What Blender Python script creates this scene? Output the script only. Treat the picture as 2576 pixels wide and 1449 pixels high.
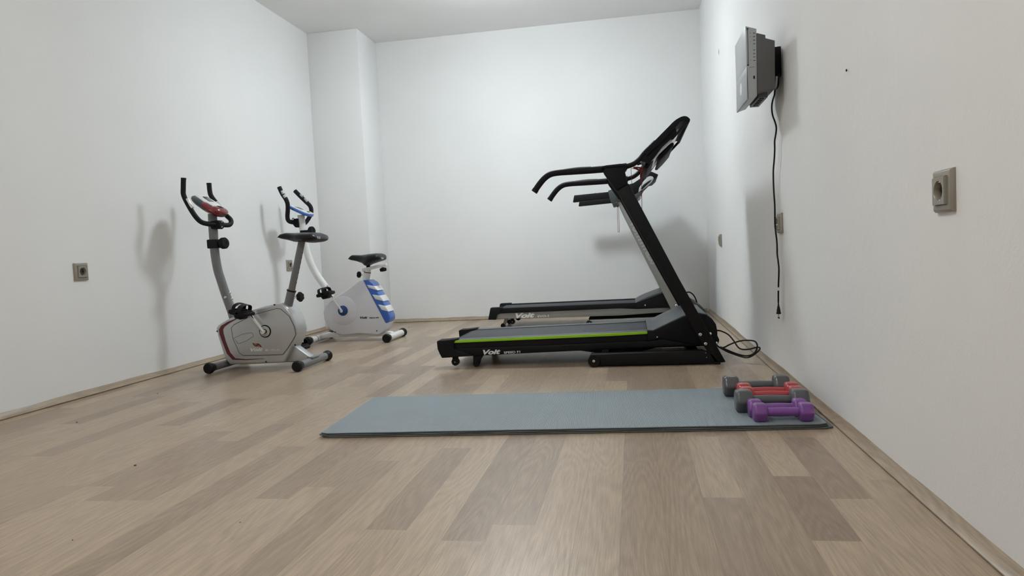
import bpy, bmesh, math, random
from mathutils import Vector, Matrix

sc = bpy.context.scene
for o in list(bpy.data.objects):
    bpy.data.objects.remove(o)

# ------------------------------------------------------------------ camera
cam_d = bpy.data.cameras.new('camera')
cam = bpy.data.objects.new('camera', cam_d)
sc.collection.objects.link(cam)
cam_d.sensor_width = 36.0
cam_d.lens = 36.0 * 1767.5 / 2576.0
cam_d.clip_start = 0.02
cam.matrix_world = Matrix(((0.984299, 0.040728, 0.171745, 0.0000), (0.169140, 0.060554, -0.983730, 0.0000), (-0.050465, 0.997334, 0.052715, 0.6000), (0, 0, 0, 1)))
sc.camera = cam

# ------------------------------------------------------------------ world, exposure, lamps
w = bpy.data.worlds.new('world'); sc.world = w; w.use_nodes = True
w.node_tree.nodes['Background'].inputs[0].default_value = (0.8, 0.9, 1.0, 1)
w.node_tree.nodes['Background'].inputs[1].default_value = 0.0
sc.view_settings.view_transform = 'Standard'
sc.view_settings.look = 'None'
sc.view_settings.gamma = 1.0
sc.view_settings.exposure = 0.0
LAMP = 70.0          # emission of the opal ceiling lamps
LAMP_FRONT = 42.0
LAMP_COL = (0.87, 0.955, 1.0)
LAMP_COL_FRONT = (1.0, 0.97, 0.92)

# ------------------------------------------------------------------ materials
def nt(name):
    m = bpy.data.materials.new(name); m.use_nodes = True
    t = m.node_tree; return m, t, t.nodes['Principled BSDF']

def plain(name, col, rough=0.5, metal=0.0, bump=0.0, bscale=200.0, var=0.04, spec=0.5, coat=0.0):
    m, t, b = nt(name)
    N, L = t.nodes.new, t.links.new
    tc = N('ShaderNodeTexCoord'); nz = N('ShaderNodeTexNoise'); nz.inputs['Scale'].default_value = bscale
    nz.inputs['Detail'].default_value = 3
    L(tc.outputs['Object'], nz.inputs['Vector'])
    mx = N('ShaderNodeMix'); mx.data_type = 'RGBA'
    c = Vector(col)
    mx.inputs[6].default_value = (*(c * (1 - var)), 1); mx.inputs[7].default_value = (*[min(1, k * (1 + var)) for k in c], 1)
    L(nz.outputs['Fac'], mx.inputs[0]); L(mx.outputs[2], b.inputs['Base Color'])
    b.inputs['Roughness'].default_value = rough; b.inputs['Metallic'].default_value = metal
    b.inputs['Specular IOR Level'].default_value = spec
    b.inputs['Coat Weight'].default_value = coat
    if bump > 0:
        bp = N('ShaderNodeBump'); bp.inputs['Strength'].default_value = bump; bp.inputs['Distance'].default_value = 0.002
        L(nz.outputs['Fac'], bp.inputs['Height']); L(bp.outputs['Normal'], b.inputs['Normal'])
    return m

def plaster(name, col, rough_patch=False):
    m, t, b = nt(name)
    N, L = t.nodes.new, t.links.new
    tc = N('ShaderNodeTexCoord')
    n1 = N('ShaderNodeTexNoise'); n1.inputs['Scale'].default_value = 1.3; n1.inputs['Detail'].default_value = 4
    n2 = N('ShaderNodeTexNoise'); n2.inputs['Scale'].default_value = 160; n2.inputs['Detail'].default_value = 4
    n3 = N('ShaderNodeTexNoise'); n3.inputs['Scale'].default_value = 22; n3.inputs['Detail'].default_value = 5
    for n in (n1, n2, n3): L(tc.outputs['Object'], n.inputs['Vector'])
    r = N('ShaderNodeValToRGB')
    c = Vector(col)
    r.color_ramp.elements[0].position = 0.35; r.color_ramp.elements[0].color = (*(c * 0.965), 1)
    r.color_ramp.elements[1].position = 0.65; r.color_ramp.elements[1].color = (*c, 1)
    L(n1.outputs['Fac'], r.inputs[0]); L(r.outputs[0], b.inputs['Base Color'])
    b.inputs['Roughness'].default_value = 0.85; b.inputs['Specular IOR Level'].default_value = 0.25
    ad = N('ShaderNodeMath'); ad.operation = 'MULTIPLY_ADD'; ad.inputs[1].default_value = 0.35
    L(n2.outputs['Fac'], ad.inputs[0]); L(n3.outputs['Fac'], ad.inputs[2])
    bp = N('ShaderNodeBump'); bp.inputs['Strength'].default_value = 0.28 if rough_patch else 0.12; bp.inputs['Distance'].default_value = 0.004
    L(ad.outputs[0], bp.inputs['Height']); L(bp.outputs['Normal'], b.inputs['Normal'])
    return m

def wood(name, light, dark, boards=True):
    m, t, b = nt(name)
    N, L = t.nodes.new, t.links.new
    tc = N('ShaderNodeTexCoord')
    mp = N('ShaderNodeMapping'); mp.inputs['Scale'].default_value = (1.0, 0.13, 1.0)
    L(tc.outputs['Object'], mp.inputs[0])
    vec = mp.outputs[0]
    at = N('ShaderNodeAttribute'); at.attribute_name = 'tone'
    sd = N('ShaderNodeAttribute'); sd.attribute_name = 'seed'
    if boards:
        va = N('ShaderNodeVectorMath'); va.operation = 'ADD'
        cb = N('ShaderNodeCombineXYZ'); L(sd.outputs['Fac'], cb.inputs[0]); L(sd.outputs['Fac'], cb.inputs[1]); L(sd.outputs['Fac'], cb.inputs[2])
        L(vec, va.inputs[0]); L(cb.outputs[0], va.inputs[1]); vec = va.outputs[0]
    nc = N('ShaderNodeTexNoise'); nc.inputs['Scale'].default_value = 7.0; nc.inputs['Detail'].default_value = 1.6; nc.inputs['Roughness'].default_value = 0.45
    L(vec, nc.inputs['Vector'])
    km = N('ShaderNodeMath'); km.operation = 'MULTIPLY'; km.inputs[1].default_value = 150.0; L(nc.outputs['Fac'], km.inputs[0])
    wv = N('ShaderNodeMath'); wv.operation = 'SINE'; L(km.outputs[0], wv.inputs[0])
    mp2 = N('ShaderNodeMapping'); mp2.inputs['Scale'].default_value = (1.0, 0.22, 1.0); L(vec, mp2.inputs[0])
    ns = N('ShaderNodeTexNoise'); ns.inputs['Scale'].default_value = 420; ns.inputs['Detail'].default_value = 2; L(mp2.outputs[0], ns.inputs['Vector'])
    nf = N('ShaderNodeTexNoise'); nf.inputs['Scale'].default_value = 110; nf.inputs['Detail'].default_value = 5
    L(vec, nf.inputs['Vector'])
    nb = N('ShaderNodeTexNoise'); nb.inputs['Scale'].default_value = 5.0; nb.inputs['Detail'].default_value = 3
    L(vec, nb.inputs['Vector'])
    mx = N('ShaderNodeMix'); mx.data_type = 'RGBA'
    mx.inputs[6].default_value = (*light, 1); mx.inputs[7].default_value = (*dark, 1)
    if boards: L(at.outputs['Fac'], mx.inputs[0])
    else: mx.inputs[0].default_value = 0.45
    # grain: multiply around 1
    g1 = N('ShaderNodeMapRange'); g1.inputs[1].default_value = -1; g1.inputs[2].default_value = 1; g1.inputs[3].default_value = 0.93; g1.inputs[4].default_value = 1.065
    L(wv.outputs[0], g1.inputs[0])
    g4 = N('ShaderNodeMapRange'); g4.inputs[1].default_value = 0.35; g4.inputs[2].default_value = 0.65; g4.inputs[3].default_value = 0.89; g4.inputs[4].default_value = 1.10
    L(ns.outputs['Fac'], g4.inputs[0])
    g2 = N('ShaderNodeMapRange'); g2.inputs[1].default_value = 0.3; g2.inputs[2].default_value = 0.7; g2.inputs[3].default_value = 0.94; g2.inputs[4].default_value = 1.06
    L(nf.outputs['Fac'], g2.inputs[0])
    g3 = N('ShaderNodeMapRange'); g3.inputs[1].default_value = 0.3; g3.inputs[2].default_value = 0.7; g3.inputs[3].default_value = 0.93; g3.inputs[4].default_value = 1.06
    L(nb.outputs['Fac'], g3.inputs[0])
    m1 = N('ShaderNodeMath'); m1.operation = 'MULTIPLY'; L(g1.outputs[0], m1.inputs[0]); L(g2.outputs[0], m1.inputs[1])
    m2 = N('ShaderNodeMath'); m2.operation = 'MULTIPLY'; L(m1.outputs[0], m2.inputs[0]); L(g3.outputs[0], m2.inputs[1])
    m4 = N('ShaderNodeMath'); m4.operation = 'MULTIPLY'; L(m2.outputs[0], m4.inputs[0]); L(g4.outputs[0], m4.inputs[1])
    last = m4.outputs[0]
    if boards:
        uv = N('ShaderNodeUVMap'); uv.uv_map = 'board'
        sx = N('ShaderNodeSeparateXYZ'); L(uv.outputs[0], sx.inputs[0])
        a = N('ShaderNodeMath'); a.operation = 'SUBTRACT'; a.inputs[1].default_value = 0.5; L(sx.outputs[0], a.inputs[0])
        a2 = N('ShaderNodeMath'); a2.operation = 'ABSOLUTE'; L(a.outputs[0], a2.inputs[0])
        mr = N('ShaderNodeMapRange'); mr.inputs[1].default_value = 0.483; mr.inputs[2].default_value = 0.498; mr.inputs[3].default_value = 1.0; mr.inputs[4].default_value = 0.80
        L(a2.outputs[0], mr.inputs[0])
        m3 = N('ShaderNodeMath'); m3.operation = 'MULTIPLY'; L(last, m3.inputs[0]); L(mr.outputs[0], m3.inputs[1]); last = m3.outputs[0]
    vm = N('ShaderNodeVectorMath'); vm.operation = 'SCALE'
    L(mx.outputs[2], vm.inputs[0]); L(last, vm.inputs['Scale'])
    L(vm.outputs[0], b.inputs['Base Color'])
    b.inputs['Roughness'].default_value = 0.32; b.inputs['Specular IOR Level'].default_value = 0.45
    bp = N('ShaderNodeBump'); bp.inputs['Strength'].default_value = 0.3; bp.inputs['Distance'].default_value = 0.001
    L(m4.outputs[0], bp.inputs['Height']); L(bp.outputs['Normal'], b.inputs['Normal'])
    return m

def ribbed(name, c1, c2, pitch):
    m, t, b = nt(name)
    N, L = t.nodes.new, t.links.new
    tc = N('ShaderNodeTexCoord'); sx = N('ShaderNodeSeparateXYZ'); L(tc.outputs['Object'], sx.inputs[0])
    a = N('ShaderNodeMath'); a.operation = 'MULTIPLY'; a.inputs[1].default_value = 2 * math.pi / pitch; L(sx.outputs[0], a.inputs[0])
    s = N('ShaderNodeMath'); s.operation = 'SINE'; L(a.outputs[0], s.inputs[0])
    mr = N('ShaderNodeMapRange'); mr.inputs[1].default_value = -1; mr.inputs[2].default_value = 1
    L(s.outputs[0], mr.inputs[0])
    nz = N('ShaderNodeTexNoise'); nz.inputs['Scale'].default_value = 6; L(tc.outputs['Object'], nz.inputs['Vector'])
    mx = N('ShaderNodeMix'); mx.data_type = 'RGBA'; mx.inputs[6].default_value = (*c1, 1); mx.inputs[7].default_value = (*c2, 1)
    L(mr.outputs[0], mx.inputs[0])
    m2 = N('ShaderNodeMapRange'); m2.inputs[3].default_value = 0.93; m2.inputs[4].default_value = 1.07; L(nz.outputs['Fac'], m2.inputs[0])
    vm = N('ShaderNodeVectorMath'); vm.operation = 'SCALE'; L(mx.outputs[2], vm.inputs[0]); L(m2.outputs[0], vm.inputs['Scale'])
    L(vm.outputs[0], b.inputs['Base Color'])
    bp = N('ShaderNodeBump'); bp.inputs['Strength'].default_value = 0.5; bp.inputs['Distance'].default_value = 0.001
    L(mr.outputs[0], bp.inputs['Height']); L(bp.outputs['Normal'], b.inputs['Normal'])
    b.inputs['Roughness'].default_value = 0.62
    return m

def emit(name, col, s):
    m, t, b = nt(name)
    b.inputs['Base Color'].default_value = (0.9, 0.9, 0.9, 1)
    b.inputs['Emission Color'].default_value = (*col, 1); b.inputs['Emission Strength'].default_value = s
    return m

M = dict(
    wall=plaster('white_plaster', (0.865, 0.868, 0.86)),
    wall_r=plaster('rough_white_plaster', (0.865, 0.868, 0.86), True),
    ceil=plaster('ceiling_paint', (0.93, 0.925, 0.92)),
    floor=wood('oak_floor', (0.430, 0.338, 0.240), (0.228, 0.165, 0.118)),
    base=wood('oak_skirting', (0.42, 0.335, 0.24), (0.27, 0.205, 0.145), False),
    black=plain('black_plastic', (0.006, 0.006, 0.008), 0.62, spec=0.22, bump=0.05, bscale=400),
    blackp=plain('black_powder_coat', (0.005, 0.005, 0.006), 0.52, spec=0.22, bump=0.08, bscale=700),
    foam=plain('black_foam', (0.008, 0.0075, 0.011), 0.6, spec=0.22, bump=0.1, bscale=500),
    rubber=plain('black_rubber', (0.006, 0.006, 0.007), 0.5, spec=0.25),
    belt=plain('belt_grey', (0.030, 0.034, 0.041), 0.55, spec=0.35, bump=0.1, bscale=600),
    dgrey=plain('dark_grey_plastic', (0.060, 0.068, 0.073), 0.40, spec=0.35),
    frame_g=plain('grey_paint', (0.165, 0.17, 0.175), 0.38, coat=0.2),
    silver=plain('silver_plastic', (0.52, 0.53, 0.535), 0.33, metal=0.5),
    silver2=plain('silver_steel_paint', (0.27, 0.275, 0.265), 0.38, metal=0.3),
    chrome=plain('chrome', (0.75, 0.74, 0.72), 0.18, metal=1.0),
    white=plain('white_plastic', (0.70, 0.705, 0.76), 0.35, var=0.01),
    whitep=plain('white_paint', (0.78, 0.78, 0.78), 0.3, var=0.01, coat=0.3),
    blue=plain('blue_plastic', (0.035, 0.13, 0.50), 0.32, coat=0.3),
    bluehub=plain('deep_blue_plastic', (0.01, 0.045, 0.19), 0.35),
    red=plain('dark_red_gloss', (0.17, 0.006, 0.010), 0.2, coat=0.5),
    maroon=plain('maroon_trim', (0.12, 0.012, 0.018), 0.4),
    green=plain('lime_green', (0.30, 0.62, 0.015), 0.4),
    saddle=plain('saddle_vinyl', (0.007, 0.0075, 0.010), 0.36, spec=0.3, bump=0.05, bscale=350),
    mat=ribbed('mat_top', (0.105, 0.140, 0.160), (0.360, 0.420, 0.455), 0.0043),
    mat2=ribbed('mat_under', (0.07, 0.085, 0.09), (0.13, 0.15, 0.155), 0.0043),
    mat_edge=plain('mat_edge', (0.10, 0.118, 0.122), 0.6),
    vgrey=plain('grey_vinyl', (0.085, 0.090, 0.096), 0.34, coat=0.25),
    vred=plain('red_vinyl', (0.42, 0.030, 0.034), 0.28, coat=0.4),
    vpurple=plain('purple_vinyl', (0.20, 0.060, 0.30), 0.32, coat=0.35),
    beige=plain('champagne_plastic', (0.33, 0.30, 0.25), 0.35, metal=0.3, var=0.02),
    cavity=plain('dark_socket_cavity', (0.05, 0.045, 0.038), 0.5),
    devs=plain('device_silver', (0.40, 0.42, 0.43), 0.4, metal=0.2, var=0.02),
    devf=plain('device_front', (0.50, 0.52, 0.53), 0.35, metal=0.1, var=0.02),
    devd=plain('device_dark_grey', (0.095, 0.09, 0.088), 0.45),
    ltxt=plain('light_lettering', (0.75, 0.76, 0.76), 0.4, var=0.0),
    btxt=plain('black_lettering', (0.01, 0.01, 0.01), 0.4, var=0.0),
    orange=plain('orange_print', (0.45, 0.08, 0.02), 0.4),
    cord=plain('red_cord', (0.16, 0.010, 0.012), 0.6),
    dirt=plain('dark_crumb', (0.015, 0.012, 0.01), 0.8),
    lcd=plain('lcd_dark', (0.06, 0.075, 0.07), 0.2),
    lamp=emit('lamp_glass', LAMP_COL, LAMP),
    lampf=emit('lamp_glass_front', LAMP_COL_FRONT, LAMP_FRONT),
)

# ------------------------------------------------------------------ mesh helpers
def catmull(pts, n=5):
    pts = [Vector(p) for p in pts]
    if len(pts) < 3: return pts
    out = []
    P = [pts[0] * 2 - pts[1]] + pts + [pts[-1] * 2 - pts[-2]]
    for i in range(1, len(P) - 2):
        for k in range(n):
            u = k / n
            a, b_, c, d = P[i - 1], P[i], P[i + 1], P[i + 2]
            out.append(0.5 * ((2 * b_) + (-a + c) * u + (2 * a - 5 * b_ + 4 * c - d) * u * u + (-a + 3 * b_ - 3 * c + d) * u ** 3))
    out.append(pts[-1]); return out

class MB:
    def __init__(s): s.bm = bmesh.new(); s.bev = []
    def box(s, lo, hi):
        r = bmesh.ops.create_cube(s.bm, size=1)
        lo, hi = Vector(lo), Vector(hi)
        for v in r['verts']:
            v.co = Vector(((lo[i] + hi[i]) / 2 + v.co[i] * (hi[i] - lo[i]) for i in range(3)))
        return s
    def prism(s, prof, y0, y1, holes=None):
        # prof: (x, z) outline, extruded along y
        a = [s.bm.verts.new((x, y0, z)) for x, z in prof]; b = [s.bm.verts.new((x, y1, z)) for x, z in prof]
        s.bm.faces.new(a); s.bm.faces.new(b[::-1])
        n = len(a)
        for i in range(n): s.bm.faces.new((a[i], b[i], b[(i + 1) % n], a[(i + 1) % n]))
        return s
    def prism_n(s, prof, origin, u, v, d):
        # outline given in the plane (u, v) at origin, extruded by vector d
        o, u, v, d = Vector(origin), Vector(u), Vector(v), Vector(d)
        a = [s.bm.verts.new(o + u * x + v * y) for x, y in prof]; b = [s.bm.verts.new(o + u * x + v * y + d) for x, y in prof]
        s.bm.faces.new(a); s.bm.faces.new(b[::-1]); n = len(a)
        for i in range(n): s.bm.faces.new((a[i], b[i], b[(i + 1) % n], a[(i + 1) % n]))
        return s
    def tube(s, pts, r, seg=14, smooth=True, flat=None, n=5, caps=True):
        rs = None
        if smooth and len(pts) > 2:
            if isinstance(r, (list, tuple)):
                rr = catmull([(k, 0, 0) for k in r], n); rs = [k.x for k in rr]
            pts = catmull(pts, n)
        pts = [Vector(p) for p in pts]
        if rs is None: rs = list(r) if isinstance(r, (list, tuple)) else [r] * len(pts)
        t0 = (pts[1] - pts[0]).normalized()
        up = Vector((0, 1, 0)) if abs(t0.y) < 0.9 else Vector((1, 0, 0))
        nrm = (up - t0 * up.dot(t0)).normalized()
        rings = []
        for i, p in enumerate(pts):
            if i == 0: t = t0
            elif i == len(pts) - 1: t = (pts[-1] - pts[-2]).normalized()
            else: t = (pts[i + 1] - pts[i - 1]).normalized()
            nrm = (nrm - t * nrm.dot(t)).normalized(); bn = t.cross(nrm)
            fa, fb = flat if flat else (1, 1)
            rings.append([s.bm.verts.new(p + (nrm * math.cos(a) * fa + bn * math.sin(a) * fb) * rs[i]) for a in [2 * math.pi * k / seg for k in range(seg)]])
        for i in range(len(rings) - 1):
            for k in range(seg):
                s.bm.faces.new((rings[i][k], rings[i][(k + 1) % seg], rings[i + 1][(k + 1) % seg], rings[i + 1][k]))
        if caps:
            s.bm.faces.new(rings[0][::-1]); s.bm.faces.new(rings[-1])
        return s
    def cyl(s, p0, p1, r0, r1=None, seg=24):
        return s.tube([p0, p1], [r0, r0 if r1 is None else r1], seg=seg, smooth=False)
    def lathe(s, p0, axis, prof, seg=24):
        # prof: list of (distance along axis, radius)
        ax = Vector(axis).normalized(); p0 = Vector(p0)
        pts = [p0 + ax * d for d, r in prof]
        up = Vector((0, 0, 1)) if abs(ax.z) < 0.9 else Vector((1, 0, 0))
        nn = (up - ax * up.dot(ax)).normalized(); bb = ax.cross(nn)
        rings = [[s.bm.verts.new(pts[i] + (nn * math.cos(a) + bb * math.sin(a)) * max(prof[i][1], 1e-4)) for a in [2 * math.pi * k / seg for k in range(seg)]] for i in range(len(pts))]
        for i in range(len(rings) - 1):
            for k in range(seg):
                s.bm.faces.new((rings[i][k], rings[i][(k + 1) % seg], rings[i + 1][(k + 1) % seg], rings[i + 1][k]))
        s.bm.faces.new(rings[0][::-1]); s.bm.faces.new(rings[-1])
        return s
    def loft(s, rings, caps=True):
        R = [[s.bm.verts.new(p) for p in ring] for ring in rings]
        n = len(R[0])
        for i in range(len(R) - 1):
            for k in range(n): s.bm.faces.new((R[i][k], R[i][(k + 1) % n], R[i + 1][(k + 1) % n], R[i + 1][k]))
        if caps: s.bm.faces.new(R[0][::-1]); s.bm.faces.new(R[-1])
        return s
    def build(s, name, mat, parent=None, bevel=0.0, seg=2, ang=35, sharp=42):
        bm = s.bm
        bmesh.ops.recalc_face_normals(bm, faces=bm.faces[:])
        if bevel > 0:
            es = [e for e in bm.edges if len(e.link_faces) == 2 and e.calc_face_angle(0) > math.radians(ang)]
            bmesh.ops.bevel(bm, geom=es, offset=bevel, segments=seg, profile=0.5, affect='EDGES', clamp_overlap=True)
        me = bpy.data.meshes.new(name)
        bm.to_mesh(me); bm.free()
        me.polygons.foreach_set('use_smooth', [True] * len(me.polygons))
        me.set_sharp_from_angle(angle=math.radians(sharp))
        me.materials.append(mat if not isinstance(mat, str) else M[mat])
        o = bpy.data.objects.new(name, me); sc.collection.objects.link(o)
        if parent: o.parent = parent
        return o

def thing(name, label, cat, loc=(0, 0, 0), group=None, rot=0.0):
    o = bpy.data.objects.new(name, None); sc.collection.objects.link(o)
    o.empty_display_size = 0.05
    o.location = loc; o.rotation_euler = (0, 0, rot); o['label'] = label; o['category'] = cat
    if group: o['group'] = group
    return o

def tag(o, label, cat, group=None):
    o['label'] = label; o['category'] = cat
    if group: o['group'] = group
    return o

def struct(name, mb, mat, **k):
    o = mb.build(name, mat, **k); o['kind'] = 'structure'; return o

def text(string, A, B, h, mat, parent, normal=(0, -1, 0), shear=0.0, bold=0.0, outline=False, name='lettering', depth=0.0006):
    """Flat raised lettering whose baseline runs from A to B with cap height h."""
    cu = bpy.data.curves.new('t', 'FONT'); cu.body = string; cu.shear = shear; cu.offset = bold
    cu.extrude = 0.01
    if outline:
        cu.fill_mode = 'NONE'; cu.extrude = 0; cu.bevel_depth = 0.011; cu.bevel_resolution = 0
    cu.resolution_u = 4
    ob = bpy.data.objects.new('t', cu); sc.collection.objects.link(ob)
    me = bpy.data.meshes.new_from_object(ob)
    bpy.data.objects.remove(ob)
    xs = [v.co.x for v in me.vertices]; ys = [v.co.y for v in me.vertices]
    x0, x1, y1 = min(xs), max(xs), max(ys); y0 = min(ys) if not outline else 0.0
    y0 = max(y0, -0.05)
    A, B = Vector(A), Vector(B); n = Vector(normal).normalized()
    u = (B - A); L = u.length; u.normalize(); v = n.cross(u).normalized()
    for vt in me.vertices:
        c = vt.co
        vt.co = A + u * ((c.x - x0) / (x1 - x0) * L) + v * ((c.y - y0) / (y1 - y0) * h) + n * (depth * (1 if c.z > 0 else 0) + 0.0002)
    me.materials.append(M[mat])
    o = bpy.data.objects.new(name, me); sc.collection.objects.link(o)
    if parent: o.parent = parent
    return o

def pl(prof, y):            # profile (x, z) -> 3D points in the plane y
    return [(x, y, z) for x, z in prof]

def bolt(parent, x, y, z, r=0.009, n=(0, -1, 0), name='bolt'):
    b = MB(); b.lathe((x, y, z), n, [(0, r), (0.003, r), (0.006, r * .8), (0.008, r * .45), (0.0065, r * .40), (0.0065, 0.0)], seg=16)
    return b.build(name, 'chrome', parent)

# ------------------------------------------------------------------ the room
XL, XR, YB, YF, HC = -2.647, 0.62, 6.133, -1.9, 2.522
YP, XP = 5.69, -2.20      # pillar in the back left corner
T = 0.10
def wall_box(lo, hi): return MB().box(lo, hi)
def wavy(name, x, side, y0, y1, amp, mat):
    """side wall whose plaster is not quite flat"""
    b = MB(); ny, nz = 90, 30
    g = []
    for j in range(nz + 1):
        z = HC * j / nz
        row = []
        for i in range(ny + 1):
            y = y0 + (y1 - y0) * i / ny
            d = amp * (0.5 * math.sin(y * 2.1 + 0.6) + 0.3 * math.sin(y * 4.7 + z * 1.3) + 0.2 * math.sin(z * 3.1 + y)) * min(1, (y1 - y) / 0.3)
            row.append(b.bm.verts.new((x + side * (0.0 + abs(d)), y, z)))
        g.append(row)
    for j in range(nz):
        for i in range(ny): b.bm.faces.new((g[j][i], g[j][i + 1], g[j + 1][i + 1], g[j + 1][i]))
    xo = x + side * (T + 0.02)
    o = [b.bm.verts.new((xo, y0, 0)), b.bm.verts.new((xo, y1, 0)), b.bm.verts.new((xo, y1, HC)), b.bm.verts.new((xo, y0, HC))]
    b.bm.faces.new(o)
    b.bm.faces.new([g[0][i] for i in range(ny + 1)] + [o[1], o[0]])
    b.bm.faces.new([g[nz][i] for i in range(ny + 1)] + [o[2], o[3]])
    b.bm.faces.new([g[j][0] for j in range(nz + 1)] + [o[3], o[0]])
    b.bm.faces.new([g[j][ny] for j in range(nz + 1)] + [o[2], o[1]])
    return struct(name, b, mat, sharp=60)
wavy('wall_left', XL, -1, YF, YB, 0.004, 'wall')
wavy('wall_right', XR, 1, YF, YB, 0.006, 'wall_r')
struct('wall_back', wall_box((XL - T, YB, 0), (XR + T, YB + T, HC)), 'wall')
struct('wall_front', wall_box((XL - T, YF - T, 0), (XR + T, YF, HC)), 'wall')
struct('wall_pillar', wall_box((XL - 0.01, YP, 0), (XP, YB + 0.01, HC)), 'wall', bevel=0.004)
struct('ceiling', wall_box((XL - T, YF - T, HC), (XR + T, YB + T, HC + 0.1)), 'ceil')

# floor: every strip of the laminate is a quad with its own tone
def make_floor():
    W = 0.0932; X0 = 0.51
    rnd = random.Random(11)
    known = {   # column -> list of (y where a strip ends, tone beyond it, tone before it)
        0: [(1.669, .12, .72)], 1: [(1.434, .22, .85), (1.827, None, .10), (2.44, None, .5)], 2: [(1.21, .45, .55), (2.30, None, .3)], 3: [(1.669, .72, .38), (2.2, None, .6)],
        4: [(1.10, .3, .62), (2.35, None, .65)], 5: [(0.95, .35, .60), (1.95, None, .62)], 6: [(1.828, .24, .08), (2.5, None, .3)], 7: [(1.0, .3, .13), (2.6, None, .5)],
        8: [(1.485, .15, .62), (2.30, None, .2)], 9: [(1.396, .18, .78), (2.28, None, .25)], 10: [(1.12, .3, .15), (2.25, None, .7)], 11: [(1.446, .28, .68), (2.08, None, .15)],
        12: [(1.0, .2, .12), (2.1, None, .3)], 13: [(0.8, .3, .62), (1.95, None, .2)], 14: [(1.0, .3, .18)], 15: [(1.627, .22, .66), (2.3, None, .2)], 16: [(1.1, .2, .25), (2.2, None, .5)],
        17: [(0.9, .3, .72), (2.1, None, .2)], 18: [(1.2, .3, .15)], 19: [(1.604, .2, .68), (2.4, None, .3)], 20: [(1.1, .2, .2)], 21: [(1.709, .22, .62), (2.3, None, .2)], 22: [(1.711, .5, .30)], 23: [(1.5, .3, .35)], 24: [(1.598, .62, .25)],
    }
    bm = bmesh.new()
    tl = bm.faces.layers.float.new('tone'); sl = bm.faces.layers.float.new('seed')
    uv = bm.loops.layers.uv.new('board')
    k = -2
    while True:
        x1 = X0 - W * k; x0 = x1 - W
        if x1 < XL - 0.05: break
        xa, xb = max(x0, XL - 0.02), min(x1, XR + 0.02)
        if xb > xa:
            segs = []; y = YF
            kn = known.get(k)
            if kn:
                ys = [s_[0] for s_ in kn]; tones = [kn[0][1]] + [s_[2] for s_ in kn]
                yy = ys[0]; front = []
                while yy > YF: 
                    l = rnd.uniform(.55, .95); front.append((max(YF, yy - l), yy)); yy -= l
                front = front[::-1]
                for i, (a, b_) in enumerate(front): segs.append((a, b_, tones[0] if i == len(front) - 1 else rnd.random() * .7))
                for i in range(1, len(ys)): segs.append((ys[i - 1], ys[i], tones[i]))
                y = ys[-1]; nxt = tones[-1]
                l = rnd.uniform(.45, .8); segs.append((y, y + l, nxt)); y += l
            else:
                y = YF - rnd.random() * .6
            while y < YB:
                l = rnd.uniform(.45, .95); t_ = rnd.choice([.08, .15, .22, .3, .45, .6, .7, .8]); segs.append((y, y + l, t_)); y += l
            for a, b_, tn in segs:
                a = max(a, YF - 0.02); b_ = min(b_, YB + 0.02)
                if b_ <= a: continue
                vs = [bm.verts.new((xa, a, 0)), bm.verts.new((xb, a, 0)), bm.verts.new((xb, b_, 0)), bm.verts.new((xa, b_, 0))]
                f = bm.faces.new(vs); f[tl] = tn * .92 + rnd.uniform(-.05, .05); f[sl] = rnd.uniform(0, 50)
                us = [((p.co.x - x0) / W, (p.co.y)) for p in vs]
                for lp, u_ in zip(f.loops, us): lp[uv].uv = u_
        k += 1
    # underside
    vs = [bm.verts.new((x, y, -0.06)) for x, y in ((XL - T, YF - T), (XL - T, YB + T), (XR + T, YB + T), (XR + T, YF - T))]
    bm.faces.new(vs)
    me = bpy.data.meshes.new('floor'); bm.to_mesh(me); bm.free(); me.materials.append(M['floor'])
    o = bpy.data.objects.new('floor', me); sc.collection.objects.link(o); o['kind'] = 'structure'
make_floor()

# skirting: narrow coved oak strips
HB, TB = 0.029, 0.022
def skirting(name, p0, p1, nx, ny):
    """strip from p0 to p1 on the floor; (nx, ny) points into the room"""
    b = MB()
    prof = [(0, 0.0022), (TB, 0.0022), (TB, 0.005), (TB * .72, 0.010), (TB * .42, 0.0175), (TB * .22, 0.026), (TB * .12, HB), (0, HB)]
    p0, p1 = Vector(p0), Vector(p1); n = 60
    rings = []
    for i in range(n + 1):
        p = p0.lerp(p1, i / n); wob = 0.0012 * math.sin(i * 1.7) + 0.001 * math.sin(i * .53)
        rings.append([(p.x + nx * a, p.y + ny * a, z + (wob if z > 0.02 else 0)) for a, z in prof])
    b.loft(rings)
    return struct(name, b, 'base', sharp=50)
skirting('baseboard_left', (XL - .004, YF, 0), (XL - .004, YP, 0), 1, 0)
skirting('baseboard_right', (XR + .004, YF, 0), (XR + .004, YB, 0), -1, 0)
skirting('baseboard_back', (XP + TB, YB + .001, 0), (XR - TB, YB + .001, 0), 0, -1)
skirting('baseboard_pillar', (XL + TB, YP + .001, 0), (XP, YP + .001, 0), 0, -1)
skirting('baseboard_pillar_side', (XP - .001, YP, 0), (XP - .001, YB - TB, 0), 1, 0)

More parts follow.
